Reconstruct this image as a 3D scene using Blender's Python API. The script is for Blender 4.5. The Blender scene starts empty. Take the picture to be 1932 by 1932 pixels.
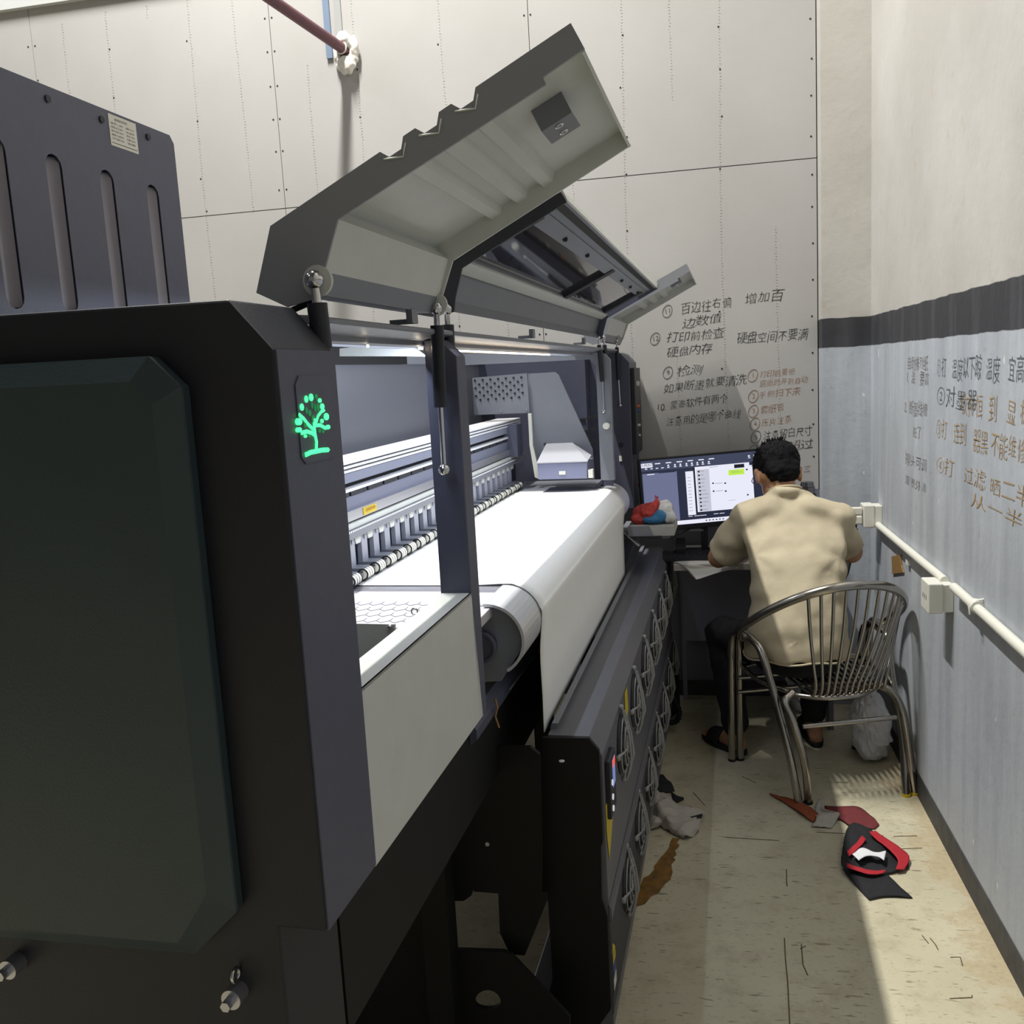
import bpy, bmesh, math, random
from mathutils import Vector, Matrix, noise
random.seed(7)
SC = bpy.context.scene
COL = SC.collection

# ------------------------------------------------------------------ camera
FPX, CAMH = 1750.0, 1.6
YAW, PITCH, ROLL, MYAW = [math.radians(a) for a in (11.2, 8.4, -3.18, -2.58)]
_f = Vector((-math.sin(YAW)*math.cos(PITCH), math.cos(YAW)*math.cos(PITCH), -math.sin(PITCH)))
_r0 = Vector((math.cos(YAW), math.sin(YAW), 0)); _u0 = _r0.cross(_f)
CR = math.cos(ROLL)*_r0 + math.sin(ROLL)*_u0
CU = -math.sin(ROLL)*_r0 + math.cos(ROLL)*_u0
CAMP = Vector((0, 0, CAMH))
cam = bpy.data.cameras.new('camera'); cam.sensor_width = 36; cam.lens = FPX/1932*36; cam.clip_start = .05
camo = bpy.data.objects.new('camera', cam); COL.objects.link(camo)
camo.matrix_world = Matrix(((CR.x, CU.x, -_f.x, 0), (CR.y, CU.y, -_f.y, 0), (CR.z, CU.z, -_f.z, CAMH), (0, 0, 0, 1)))
SC.camera = camo
SC.view_settings.view_transform = 'Standard'; SC.view_settings.look = 'None'
SC.view_settings.gamma = 1; SC.view_settings.use_curve_mapping = False
SC.view_settings.exposure = 0.0
world = bpy.data.worlds.new('world'); SC.world = world; world.use_nodes = True
world.node_tree.nodes['Background'].inputs[0].default_value = (.58, .74, 1, 1)
world.node_tree.nodes['Background'].inputs[1].default_value = .24

MT = Vector((math.cos(MYAW), math.sin(MYAW), 0)); MM = Vector((-math.sin(MYAW), math.cos(MYAW), 0))
def mw(a, b, z): return MT*a + MM*b + Vector((0, 0, z))

def lamp(name, kind, loc, power, color=(1, 1, 1), size=.1, size_y=None, rot=(0, 0, 0), spread=None):
    l = bpy.data.lights.new(name, kind); l.energy = power; l.color = color
    if kind == 'AREA':
        l.size = size
        if size_y: l.shape = 'RECTANGLE'; l.size_y = size_y
        if spread: l.spread = spread
    else: l.shadow_soft_size = size
    o = bpy.data.objects.new(name, l); COL.objects.link(o); o.location = loc; o.rotation_euler = rot
    return o
# tube over the machine (long side parallel to it), tube by the left end wall, an added fill light in the hall
lamp('ceiling_tube_light', 'AREA', mw(-1.70, 2.6, 6.3), 430, (1, .985, .925), .06, 1.5, (0, 0, MYAW))
lamp('side_tube_light', 'AREA', (-5.55, 3.1, 6.3), 75, (.86, .93, 1), 1.1, 1.1, (0, math.radians(-30), 0))
lamp('hall_fill_light', 'AREA', (-5.0, -1.5, 6.3), 30, (1, .98, .94), .2, 1.5)
# the strip of leds inside the printer, under its top beam
lamp('printer_led_light', 'AREA', mw(-.545, 2.3, 1.642), 7.5, (.76, .85, 1), .012, 2.1, (0, math.radians(48), MYAW))

# ------------------------------------------------------------------ helpers
def ray(x, y): return (x-966)/FPX*CR - (y-966)/FPX*CU + _f
def at_x(x, y, v): d = ray(x, y); return CAMP + d*(v/d.x)
def at_y(x, y, v): d = ray(x, y); return CAMP + d*(v/d.y)
def at_z(x, y, v): d = ray(x, y); return CAMP + d*((v-CAMH)/d.z)
def at_a(x, y, v): d = ray(x, y); return CAMP + d*(v/d.dot(MT))
def at_b(x, y, v): d = ray(x, y); return CAMP + d*(v/d.dot(MM))
def mc(p): return (p.dot(MT), p.dot(MM), p.z)

def srgb(c):
    c = [x/255 if max(c) > 1 else x for x in c]
    return tuple((x/12.92 if x <= .04045 else ((x+.055)/1.055)**2.4) for x in c) + (1,)
_M = {}
def mat(name, col, rough=.5, metal=0., var=0., vscale=8., bump=0., bscale=60., emit=None, estr=1., spec=None, alpha=None, trans=None, coat=0., col2=None):
    if name in _M: return _M[name]
    m = bpy.data.materials.new(name); m.use_nodes = True; _M[name] = m
    nt = m.node_tree; n = nt.nodes; l = nt.links; p = n['Principled BSDF']
    c = srgb(col); p.inputs['Base Color'].default_value = c
    p.inputs['Roughness'].default_value = rough; p.inputs['Metallic'].default_value = metal
    if spec is not None: p.inputs['Specular IOR Level'].default_value = spec
    if coat: p.inputs['Coat Weight'].default_value = coat
    if alpha is not None: p.inputs['Alpha'].default_value = alpha
    if trans is not None: p.inputs['Transmission Weight'].default_value = trans
    if emit:
        p.inputs['Emission Color'].default_value = srgb(emit); p.inputs['Emission Strength'].default_value = estr
    tc = n.new('ShaderNodeTexCoord')
    if var:
        nz = n.new('ShaderNodeTexNoise'); nz.inputs['Scale'].default_value = vscale; nz.inputs['Detail'].default_value = 6
        l.new(tc.outputs['Object'], nz.inputs['Vector'])
        r = n.new('ShaderNodeValToRGB'); r.color_ramp.elements[0].position = .35; r.color_ramp.elements[1].position = .68
        c2 = srgb(col2) if col2 else tuple(x*(1-var) for x in c[:3])+(1,)
        r.color_ramp.elements[0].color = c2; r.color_ramp.elements[1].color = c
        l.new(nz.outputs['Fac'], r.inputs[0]); l.new(r.outputs[0], p.inputs['Base Color'])
    if bump:
        nb = n.new('ShaderNodeTexNoise'); nb.inputs['Scale'].default_value = bscale; nb.inputs['Detail'].default_value = 4
        l.new(tc.outputs['Object'], nb.inputs['Vector'])
        b = n.new('ShaderNodeBump'); b.inputs['Strength'].default_value = bump; b.inputs['Distance'].default_value = .004
        l.new(nb.outputs['Fac'], b.inputs['Height']); l.new(b.outputs[0], p.inputs['Normal'])
    return m

class MB:
    """collects solids; build() links them as ONE mesh object"""
    def __init__(s, mach=False): s.v = []; s.f = []; s.sm = []; s.mach = mach
    def P(s, p): return mw(*p) if s.mach else Vector(p)
    def add(s, vs, fs, smooth=False, raw=False):
        o = len(s.v); s.v += [Vector(p) if raw else s.P(p) for p in vs]
        s.f += [tuple(i+o for i in f) for f in fs]; s.sm += [smooth]*len(fs); return s
    def box(s, x0, x1, y0, y1, z0, z1):
        vs = [(x, y, z) for z in (z0, z1) for y in (y0, y1) for x in (x0, x1)]
        return s.add(vs, [(0, 2, 3, 1), (4, 5, 7, 6), (0, 1, 5, 4), (2, 6, 7, 3), (0, 4, 6, 2), (1, 3, 7, 5)])
    def slab(s, bot, top, raw=False):
        n = len(bot)
        return s.add(list(bot)+list(top), [tuple(range(n))[::-1], tuple(range(n, 2*n))] + [(i, (i+1) % n, n+(i+1) % n, n+i) for i in range(n)], raw=raw)
    def prism(s, poly, ax, d0, d1):
        """poly of 2d points; ax = axis of extrusion ('x','y','z')"""
        def q(p, d): return {'x': (d, p[0], p[1]), 'y': (p[0], d, p[1]), 'z': (p[0], p[1], d)}[ax]
        return s.slab([q(p, d0) for p in poly], [q(p, d1) for p in poly])
    def tube(s, path, r, n=8, raw=False, caps=True):
        pts = [Vector(p) if raw else s.P(p) for p in path]; m = len(pts)
        if not hasattr(r, '__len__'): r = [r]*m
        t0 = (pts[1]-pts[0]).normalized(); up = Vector((0, 0, 1)) if abs(t0.z) < .9 else Vector((1, 0, 0))
        nr = t0.cross(up).normalized(); vs = []
        for i in range(m):
            t = (pts[min(i+1, m-1)]-pts[max(i-1, 0)])
            if t.length < 1e-9: t = t0
            t = t.normalized(); nr = (nr - t*nr.dot(t)).normalized(); bn = t.cross(nr)
            vs += [pts[i] + (nr*math.cos(2*math.pi*k/n) + bn*math.sin(2*math.pi*k/n))*r[i] for k in range(n)]
        fs = [(i*n+k, i*n+(k+1) % n, (i+1)*n+(k+1) % n, (i+1)*n+k) for i in range(m-1) for k in range(n)]
        s.add(vs, fs, True, True)
        if caps: s.add(vs[:n], [tuple(range(n))[::-1]], False, True); s.add(vs[-n:], [tuple(range(n))], False, True)
        return s
    def ball(s, c, r, n=10, raw=False):
        c = Vector(c) if raw else s.P(c)
        if not hasattr(r, '__len__'): r = (r, r, r)
        vs = [c+Vector((0, 0, r[2]))]; m = n//2
        for i in range(1, m):
            th = math.pi*i/m
            vs += [c+Vector((r[0]*math.sin(th)*math.cos(2*math.pi*k/n), r[1]*math.sin(th)*math.sin(2*math.pi*k/n), r[2]*math.cos(th))) for k in range(n)]
        vs.append(c-Vector((0, 0, r[2]))); L = len(vs)-1
        fs = [(0, 1+k, 1+(k+1) % n) for k in range(n)]
        for i in range(m-2): fs += [(1+i*n+k, 1+(i+1)*n+k, 1+(i+1)*n+(k+1) % n, 1+i*n+(k+1) % n) for k in range(n)]
        fs += [(L, 1+(m-2)*n+(k+1) % n, 1+(m-2)*n+k) for k in range(n)]
        return s.add(vs, fs, True, True)
    def cyl(s, p0, p1, r, n=14, r1=None, raw=False): return s.tube([p0, p1], [r, r if r1 is None else r1], n, raw)
    def ring(s, c, nrm, R, r, n=24, m=6, raw=False, seg=None):
        c = Vector(c) if raw else s.P(c); nrm = Vector(nrm).normalized()
        a = nrm.orthogonal().normalized(); b = nrm.cross(a); vs = []
        for i in range(n):
            d = a*math.cos(2*math.pi*i/n) + b*math.sin(2*math.pi*i/n)
            vs += [c + d*(R+r*math.cos(2*math.pi*k/m)) + nrm*r*math.sin(2*math.pi*k/m) for k in range(m)]
        fs = [(i*m+k, ((i+1) % n)*m+k, ((i+1) % n)*m+(k+1) % m, i*m+(k+1) % m) for i in range(n) for k in range(m)]
        return s.add(vs, fs, True, True)
    def build(s, name, material, parent=None, loc=None, bevel=0, fix=True, **tags):
        me = bpy.data.meshes.new(name)
        M = Matrix.Identity(4)
        if parent is not None: M = world_of(parent)
        elif loc is not None: M = Matrix.Translation(Vector(loc))
        Mi = M.inverted()
        me.from_pydata([Mi @ v for v in s.v], [], s.f); me.update()
        if fix:
            bm = bmesh.new(); bm.from_mesh(me); bmesh.ops.recalc_face_normals(bm, faces=bm.faces)
            bm.to_mesh(me); bm.free()
        me.polygons.foreach_set('use_smooth', s.sm)
        me.materials.append(material)
        return link(name, me, parent, M if parent is None else None, bevel, **tags)
def world_of(o):
    M = Matrix.Identity(4)
    while o is not None: M = o.matrix_basis @ M; o = o.parent
    return M
def link(name, me, parent=None, M=None, bevel=0, **tags):
    o = bpy.data.objects.new(name, me); COL.objects.link(o)
    if parent is not None: o.parent = parent
    elif M is not None: o.matrix_basis = M
    if bevel:
        b = o.modifiers.new('bevel', 'BEVEL'); b.width = bevel; b.segments = 2; b.limit_method = 'ANGLE'; b.angle_limit = .6
    for k, v in tags.items(): o[k] = v
    return o
def thing(name, label, category, loc, rz=0, group=None):
    o = bpy.data.objects.new(name, None); COL.objects.link(o); o.empty_display_size = .05
    o.location = loc; o.rotation_euler = (0, 0, rz); o['label'] = label; o['category'] = category
    if group: o['group'] = group
    o.matrix_basis = Matrix.Translation(Vector(loc)) @ Matrix.Rotation(rz, 4, 'Z')
    return o
def copy_part(o, delta, parent=None):
    """copy a part with its sub-parts; delta is in the parent's space"""
    c = o.copy(); COL.objects.link(c); c.matrix_basis = Matrix.Translation(delta) @ o.matrix_basis
    if parent: c.parent = parent
    for ch in o.children:
        d = ch.copy(); COL.objects.link(d); d.parent = c
    return c
def sheet(ctrl, nu=6, nv=6, amp=0., freq=20, seed=0, raw=True):
    """smooth surface through a grid of control points (list of rows)"""
    R, Cn = len(ctrl), len(ctrl[0]); g = [[Vector(p) for p in row] for row in ctrl]
    def cr(p, t):
        n = len(p)
        if n == 2: return p[0].lerp(p[1], t)
        x = t*(n-1); i = min(int(x), n-2); f = x-i
        p1, p2 = p[i], p[i+1]; p0 = p[i-1] if i else p1*2-p2; p3 = p[i+2] if i+2 < n else p2*2-p1
        return .5*((2*p1)+(p2-p0)*f+(2*p0-5*p1+4*p2-p3)*f*f+(3*p1-p0-3*p2+p3)*f**3)
    U, V = (R-1)*nu+1, (Cn-1)*nv+1; vs = []
    for i in range(U):
        t = i/(U-1); col = [cr([g[r][c] for r in range(R)], t) for c in range(Cn)]
        for j in range(V):
            p = cr(col, j/(V-1))
            if amp: p = p + Vector((0, 0, amp*(noise.noise(p*freq+Vector((seed, 0, 0)))+.5*noise.noise(p*freq*2.3+Vector((0, seed, 0))))))
            vs.append(p)
    fs = [(i*V+j, i*V+j+1, (i+1)*V+j+1, (i+1)*V+j) for i in range(U-1) for j in range(V-1)]
    return vs, fs
def build_sheet(name, ctrl, material, parent=None, loc=None, th=.002, nu=6, nv=6, amp=0., freq=20, seed=0, minz=None, **tags):
    vs, fs = sheet(ctrl, nu, nv, amp, freq, seed)
    if minz is not None: vs = [Vector((v.x, v.y, max(v.z, minz))) for v in vs]
    m = MB(); m.add(vs, fs, True, True); o = m.build(name, material, parent, loc, fix=False, **tags)
    s = o.modifiers.new('thick', 'SOLIDIFY'); s.thickness = th; s.offset = 0
    return o
def remeshed(name, m, material, parent, voxel=.01, smooth=4, fac=.5, disp=None, **tags):
    o = m.build('tmp', material, parent, fix=True)
    r = o.modifiers.new('r', 'REMESH'); r.mode = 'VOXEL'; r.voxel_size = voxel
    s = o.modifiers.new('s', 'SMOOTH'); s.iterations = smooth; s.factor = fac
    dg = bpy.context.evaluated_depsgraph_get(); dg.update()
    me = bpy.data.meshes.new_from_object(o.evaluated_get(dg)); me.name = name
    bpy.data.objects.remove(o)
    if disp:
        W = world_of(parent)
        for v in me.vertices:
            p = W @ v.co; v.co += (W.to_3x3().inverted() @ disp(p, v.normal.copy()))
    me.polygons.foreach_set('use_smooth', [True]*len(me.polygons))
    if not me.materials: me.materials.append(material)
    return link(name, me, parent, **tags)
def cap(m, p0, p1, r0, r1=None, n=14):
    """rounded limb from p0 to p1"""
    p0, p1 = Vector(p0), Vector(p1); r1 = r0 if r1 is None else r1; d = (p1-p0); L = d.length or 1e-6; d = d/L
    path, rad = [], []
    for k in range(1, 6): a = math.pi/2*(1-k/5.0); path.append(p0-d*r0*math.sin(a)); rad.append(max(r0*math.cos(a), 1e-4))
    for k in range(0, 5): a = math.pi/2*k/5.0; path.append(p1+d*r1*math.sin(a)); rad.append(max(r1*math.cos(a), 1e-4))
    m.tube(path, rad, n, raw=True)
def text_mesh(name, body, org, right, up, h, material, parent, thin=0., depth=.0006, shear=0., width=None, align='LEFT', **tags):
    cu = bpy.data.curves.new('t', 'FONT'); cu.body = body; cu.size = 1.0; cu.extrude = 0; cu.shear = shear
    cu.offset = thin; cu.resolution_u = 2; cu.align_x = align
    o = bpy.data.objects.new('t', cu); COL.objects.link(o)
    dg = bpy.context.evaluated_depsgraph_get(); dg.update()
    me = bpy.data.meshes.new_from_object(o.evaluated_get(dg)); bpy.data.objects.remove(o)
    xs = [v.co.x for v in me.vertices] or [0, 1]
    w = max(xs)-min(xs); sx = (width/w if width and w else h)
    x0 = min(xs) if align == 'LEFT' else 0
    right, up = Vector(right).normalized(), Vector(up).normalized(); nrm = right.cross(up)
    Mi = world_of(parent).inverted()
    for i, v in enumerate(me.vertices):
        x, y = (v.co.x-x0)*sx, v.co.y*h
        y += math.sin(x*37)*.004*h/.06
        v.co = Mi @ (Vector(org) + right*x + up*y + nrm*depth)
    me.materials.clear(); me.materials.append(material); me.name = name
    return link(name, me, parent, **tags)

# ------------------------------------------------------------------ materials
m_dark = mat('dark_powder_coat', (76, 78, 96), .45, 0, .06, 40, .15, 400)
m_black = mat('black_powder_coat', (26, 28, 38), .5, 0, .05, 30, .15, 400)
m_blackd = mat('black_frame_paint', (11, 11, 13), .6, spec=.3)
m_green = mat('dark_green_plastic', (52, 66, 70), .42, 0, .05, 20, .1, 300)
m_lid = mat('light_grey_paint', (204, 206, 202), .42, 0, .05, 15, .1, 300)
m_mid = mat('mid_grey_paint', (120, 123, 132), .42, 0, .04, 15, .1, 300)
m_chrome = mat('chrome', (205, 205, 208), .16, 1)
m_alu = mat('aluminium', (190, 190, 198), .3, .85)
m_white = mat('white_plastic', (225, 224, 214), .4)
m_rubber = mat('black_rubber', (24, 24, 26), .7)
m_paper = mat('white_fabric_web', (236, 236, 234), .8, 0, .02, 30, .1, 500)
m_glass = mat('tinted_mirror_glass', (120, 118, 124), .04, .9)
m_yellow = mat('yellow_sticker', (205, 180, 40), .5)
m_steel = mat('stainless_tube', (176, 172, 165), .22, 1, .12, 30)

# ------------------------------------------------------------------ setting materials
def node_mat(name):
    m = bpy.data.materials.new(name); m.use_nodes = True; nt = m.node_tree
    return m, nt, nt.nodes, nt.links, nt.nodes['Principled BSDF']
def nmath(n, l, op, a, b=None, c=None, clamp=False):
    x = n.new('ShaderNodeMath'); x.operation = op; x.use_clamp = clamp
    for i, v in enumerate((a, b, c)):
        if v is None: continue
        if isinstance(v, (int, float)): x.inputs[i].default_value = v
        else: l.new(v, x.inputs[i])
    return x.outputs[0]
def nmix(n, l, f, a, b):
    x = n.new('ShaderNodeMix'); x.data_type = 'RGBA'
    for s, v in ((x.inputs[0], f), (x.inputs[6], a), (x.inputs[7], b)):
        if isinstance(v, tuple): s.default_value = v
        elif isinstance(v, (int, float)): s.default_value = v
        else: l.new(v, s)
    return x.outputs[2]
def nnoise(n, l, vec, scale, det=5, rough=.55, sc3=None):
    if sc3:
        mp = n.new('ShaderNodeMapping'); mp.inputs['Scale'].default_value = sc3; l.new(vec, mp.inputs[0]); vec = mp.outputs[0]
    x = n.new('ShaderNodeTexNoise'); x.inputs['Scale'].default_value = scale; x.inputs['Detail'].default_value = det
    x.inputs['Roughness'].default_value = rough; l.new(vec, x.inputs['Vector']); return x.outputs['Fac']
def nramp(n, l, f, p0, p1, inv=False):
    x = n.new('ShaderNodeMapRange'); x.inputs[1].default_value = p0; x.inputs[2].default_value = p1
    if inv: x.inputs[3].default_value = 1; x.inputs[4].default_value = 0
    l.new(f, x.inputs[0]); return x.outputs[0]
def nbump(n, l, p, h, strength, dist):
    b = n.new('ShaderNodeBump'); b.inputs['Strength'].default_value = strength; b.inputs['Distance'].default_value = dist
    l.new(h, b.inputs['Height']); l.new(b.outputs[0], p.inputs['Normal'])

# painted plaster: white above, black band, blue grey dado with wear
def painted_wall():
    m, nt, n, l, p = node_mat('painted_plaster')
    g = n.new('ShaderNodeNewGeometry'); pos = g.outputs['Position']
    sx = n.new('ShaderNodeSeparateXYZ'); l.new(pos, sx.inputs[0]); z = sx.outputs[2]
    wob = nmath(n, l, 'MULTIPLY', nmath(n, l, 'SUBTRACT', nnoise(n, l, pos, 9), .5), .014)
    zz = nmath(n, l, 'ADD', z, wob)
    big = nnoise(n, l, pos, 1.6, 6); fine = nnoise(n, l, pos, 34, 6); streak = nnoise(n, l, pos, 3, 6, .6, (3, 3, .35))
    white = nmix(n, l, nramp(n, l, big, .42, .72), srgb((184, 180, 174)), srgb((200, 197, 192)))
    spot = nramp(n, l, nnoise(n, l, pos, 7, 8, .7), .60, .70)
    white = nmix(n, l, nmath(n, l, 'MULTIPLY', spot, .45), white, srgb((176, 158, 138)))
    grey = nmix(n, l, nramp(n, l, streak, .35, .68), srgb((164, 169, 178)), srgb((190, 195, 202)))
    grey = nmix(n, l, nmath(n, l, 'MULTIPLY', nramp(n, l, fine, .6, .75), .25), grey, srgb((110, 114, 120)))
    chips = nramp(n, l, nnoise(n, l, pos, 26, 3, .5, (1, 1, .6)), .735, .75)
    grey = nmix(n, l, chips, grey, srgb((222, 222, 218)))
    dirt = nmath(n, l, 'MULTIPLY', nramp(n, l, z, .10, .9, True), nramp(n, l, streak, .5, .8))
    grey = nmix(n, l, nmath(n, l, 'MULTIPLY', dirt, .35), grey, srgb((120, 116, 104)))
    band = nmix(n, l, nramp(n, l, streak, .5, .8), srgb((52, 53, 58)), srgb((84, 85, 90)))
    c = nmix(n, l, nramp(n, l, zz, 1.640, 1.643), grey, band)
    c = nmix(n, l, nramp(n, l, zz, 1.766, 1.769), c, white)
    l.new(c, p.inputs['Base Color']); p.inputs['Roughness'].default_value = .62
    nbump(n, l, p, nnoise(n, l, pos, 22, 8, .6), .35, .006)
    return m
m_plaster = painted_wall()
def board_mat():
    m, nt, n, l, p = node_mat('fibre_cement_board')
    g = n.new('ShaderNodeNewGeometry'); pos = g.outputs['Position']
    a = nnoise(n, l, pos, 1.2, 4); b = nnoise(n, l, pos, 160, 3)
    c = nmix(n, l, nramp(n, l, a, .3, .7), srgb((170, 168, 166)), srgb((180, 178, 177)))
    c = nmix(n, l, nmath(n, l, 'MULTIPLY', nramp(n, l, b, .55, .8), .35), c, srgb((170, 162, 154)))
    l.new(c, p.inputs['Base Color']); p.inputs['Roughness'].default_value = .6
    nbump(n, l, p, b, .12, .002)
    return m
m_board = board_mat()
def floor_mat():
    m, nt, n, l, p = node_mat('worn_concrete_floor')
    g = n.new('ShaderNodeNewGeometry'); pos = g.outputs['Position']
    sx = n.new('ShaderNodeSeparateXYZ'); l.new(pos, sx.inputs[0])
    big = nnoise(n, l, pos, 1.3, 6); mid = nnoise(n, l, pos, 9, 8, .65); fine = nnoise(n, l, pos, 75, 6, .6)
    c = nmix(n, l, nramp(n, l, big, .35, .7), srgb((190, 182, 156)), srgb((212, 205, 178)))
    c = nmix(n, l, nmath(n, l, 'MULTIPLY', nramp(n, l, mid, .5, .72), .5), c, srgb((150, 136, 108)))
    c = nmix(n, l, nmath(n, l, 'MULTIPLY', nramp(n, l, fine, .58, .74), .45), c, srgb((122, 106, 78)))
    # short scratches
    for ang, s in ((.5, 9), (2.1, 13), (1.2, 17), (2.8, 7)):
        mp = n.new('ShaderNodeMapping'); mp.inputs['Rotation'].default_value = (0, 0, ang); mp.inputs['Scale'].default_value = (s, s*5, 1)
        l.new(pos, mp.inputs[0]); q = nnoise(n, l, mp.outputs[0], 1.5, 3, .5)
        c = nmix(n, l, nmath(n, l, 'MULTIPLY', nramp(n, l, q, .665, .70), .6), c, srgb((104, 90, 68)))
    # bare sandy edge where the coating has worn off beside the wall
    e = nmath(n, l, 'ADD', nmath(n, l, 'MULTIPLY', nmath(n, l, 'SUBTRACT', mid, .5), .5), nmath(n, l, 'SUBTRACT', sx.outputs[0], .69))
    sand = nmix(n, l, fine, srgb((214, 196, 160)), srgb((150, 130, 98)))
    c = nmix(n, l, nmath(n, l, 'MULTIPLY', nramp(n, l, e, -.01, .05), .65), c, sand)
    st = nnoise(n, l, pos, 3.3, 5, .6); c = nmix(n, l, nmath(n, l, 'MULTIPLY', nramp(n, l, st, .66, .78), .6), c, srgb((112, 92, 62)))
    l.new(c, p.inputs['Base Color']); l.new(nramp(n, l, mid, .2, .9), p.inputs['Roughness'])
    r = n.new('ShaderNodeMapRange'); r.inputs[1].default_value = .2; r.inputs[2].default_value = .9; r.inputs[3].default_value = .42; r.inputs[4].default_value = .72
    l.new(mid, r.inputs[0]); l.new(r.outputs[0], p.inputs['Roughness'])
    nbump(n, l, p, fine, .25, .003)
    return m
m_floor = floor_mat()
m_lower_shade = mat('shaded_lower_wall', (118, 120, 134), .6, 0, .15, 4, .3, 20)  # grey stands in for the shade low on the back wall
m_ceil = mat('white_ceiling_paint', (205, 206, 206), .7, 0, .04, 3)
m_hall = mat('hall_grey_paint', (122, 122, 120), .7, 0, .04, 3)
m_blackpaint = mat('black_skirting_paint', (50, 52, 57), .6, 0, .35, 18, .4, 30, col2=(70, 70, 70))

# ------------------------------------------------------------------ room shell
XR, YB, ZC = .78, 4.45, 6.5
XL, YF = -8.0, -4.5
def struct(name, m, material, **k): return m.build(name, material, None, (0, 0, 0), kind='structure', **k)
struct('floor', MB().box(XL, XR+.1, YF, YB+.1, -.08, 0), m_floor)
struct('ceiling', MB().box(XL, XR+.1, YF, YB+.1, ZC, ZC+.08), m_hall)
struct('wall_right', MB().box(XR, XR+.1, YF, YB+.1, 0, ZC), m_plaster, label='plastered side wall, white over a black band over blue grey, with handwriting')
struct('wall_left', MB().box(XL-.1, XL, YF, YB+.1, 0, ZC), m_hall)
struct('wall_front', MB().box(XL, XR+.1, YF-.1, YF, 0, ZC), m_hall)
struct('trim_1', MB().box(.575, XR+.02, 4.34, YB+.02, 0, ZC), m_plaster, label='plastered corner pier beside the board wall')
wall = struct('wall_back', MB().box(XL, XR+.1, YB+.012, YB+.1, 0, ZC), m_blackd, label='wall of white fibre boards covered in handwriting')
xs = [-5.65, -4.43, -3.21, -1.93, -.68, .572]
for r, (z0, z1) in enumerate(((1.0, 2.468), (2.472, 4.91), (4.914, 6.5))):
    for i in range(5):
        MB().box(xs[i]+.0015, xs[i+1]-.0015, YB, YB+.013, z0, z1).build('wall_board', m_board, wall)
MB().box(XL, .575, YB-.001, YB+.013, .0, .998).build('lower_wall_panel', m_lower_shade, wall)
MB().box(XL, -2.3, YB-.03, YB+.01, 3.545, 3.70).build('wall_batten', m_ceil, wall)
scr = MB(); rr = random.Random(3)
def dot(x, z, r=.0042): scr.cyl((x, YB-.0015, z), (x, YB+.002, z), r, 7)
for sx_ in xs[1:]:
    for k in range(16):
        z = .99+k*.158+rr.uniform(-.012, .012)
        for d in ((-.022, .012) if sx_ < .5 else (-.022,)):
            dot(sx_+d+rr.uniform(-.004, .004), z)
for i in range(5):
    for q in (1/3., 2/3.):
        for k in range(12):
            if rr.random() < .8: dot(xs[i]+(xs[i+1]-xs[i])*q+rr.uniform(-.015, .015), .95+k*.215+rr.uniform(-.04, .04), .004)
scr.build('screw_head', m_rubber, wall, kind='stuff')
stt = MB()                               # rows of short impressions where the boards were pressed on the studs
for i in range(5):
    for q in (.14, .33, .5, .67, .86):
        x0 = xs[i]+(xs[i+1]-xs[i])*q; z = 1.02; ph = rr.uniform(0, 6)
        while z < 3.48:
            if math.sin(z*2.3+ph) > -.35 or q in (.33, .67):
                x = x0+.006*math.sin(z*3+ph)+rr.uniform(-.002, .002); w = rr.uniform(.003, .008)
                stt.box(x, x+w, YB-.0006, YB+.001, z, z+.0017)
            z += .013
m_mark = mat('pressed_mark', (126, 120, 114), .8)
stt.build('stud_marking', m_mark, wall, kind='stuff')
# skirting paint
struct('baseboard_right', MB().prism([(XR-.006, 0), (XR+.002, 0), (XR+.002, .085), (XR-.003, .082)], 'y', YF, YB), m_blackpaint)
struct('baseboard_back', MB().box(XL, .575, YB-.012, YB, 0, .075), m_blackpaint)

# ------------------------------------------------------------------ handwriting on the walls
m_ink = mat('black_marker_ink', (46, 42, 42), .7)
m_ink2 = mat('brown_marker_ink', (150, 112, 84), .7)
m_ink3 = mat('faded_ink', (136, 130, 126), .7)
m_ink4 = mat('ochre_ink', (176, 148, 108), .7)
def circled(m, c, right, up, r, w=.0016):
    c, right, up = Vector(c), Vector(right), Vector(up); nrm = right.cross(up).normalized()
    pts = [c+right*r*.9*math.cos(t*.33)+up*r*1.15*math.sin(t*.33)+right*.25*r*math.sin(t*.33)+nrm*.0008 for t in range(20)]
    m.tube(pts, w, 4, raw=True)
_CH = {}
def char_mesh(ch):
    if ch not in _CH:
        cu = bpy.data.curves.new('t', 'FONT'); cu.body = ch; cu.size = 1.0; cu.offset = -.013; cu.resolution_u = 2
        o = bpy.data.objects.new('t', cu); COL.objects.link(o)
        dg = bpy.context.evaluated_depsgraph_get(); dg.update()
        me = bpy.data.meshes.new_from_object(o.evaluated_get(dg)); bpy.data.objects.remove(o)
        vs = [v.co.copy() for v in me.vertices]; fs = [tuple(p.vertices) for p in me.polygons]
        _CH[ch] = (vs, fs, max([v.x for v in vs] or [.4]))
    return _CH[ch]
hr = random.Random(21)
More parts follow.
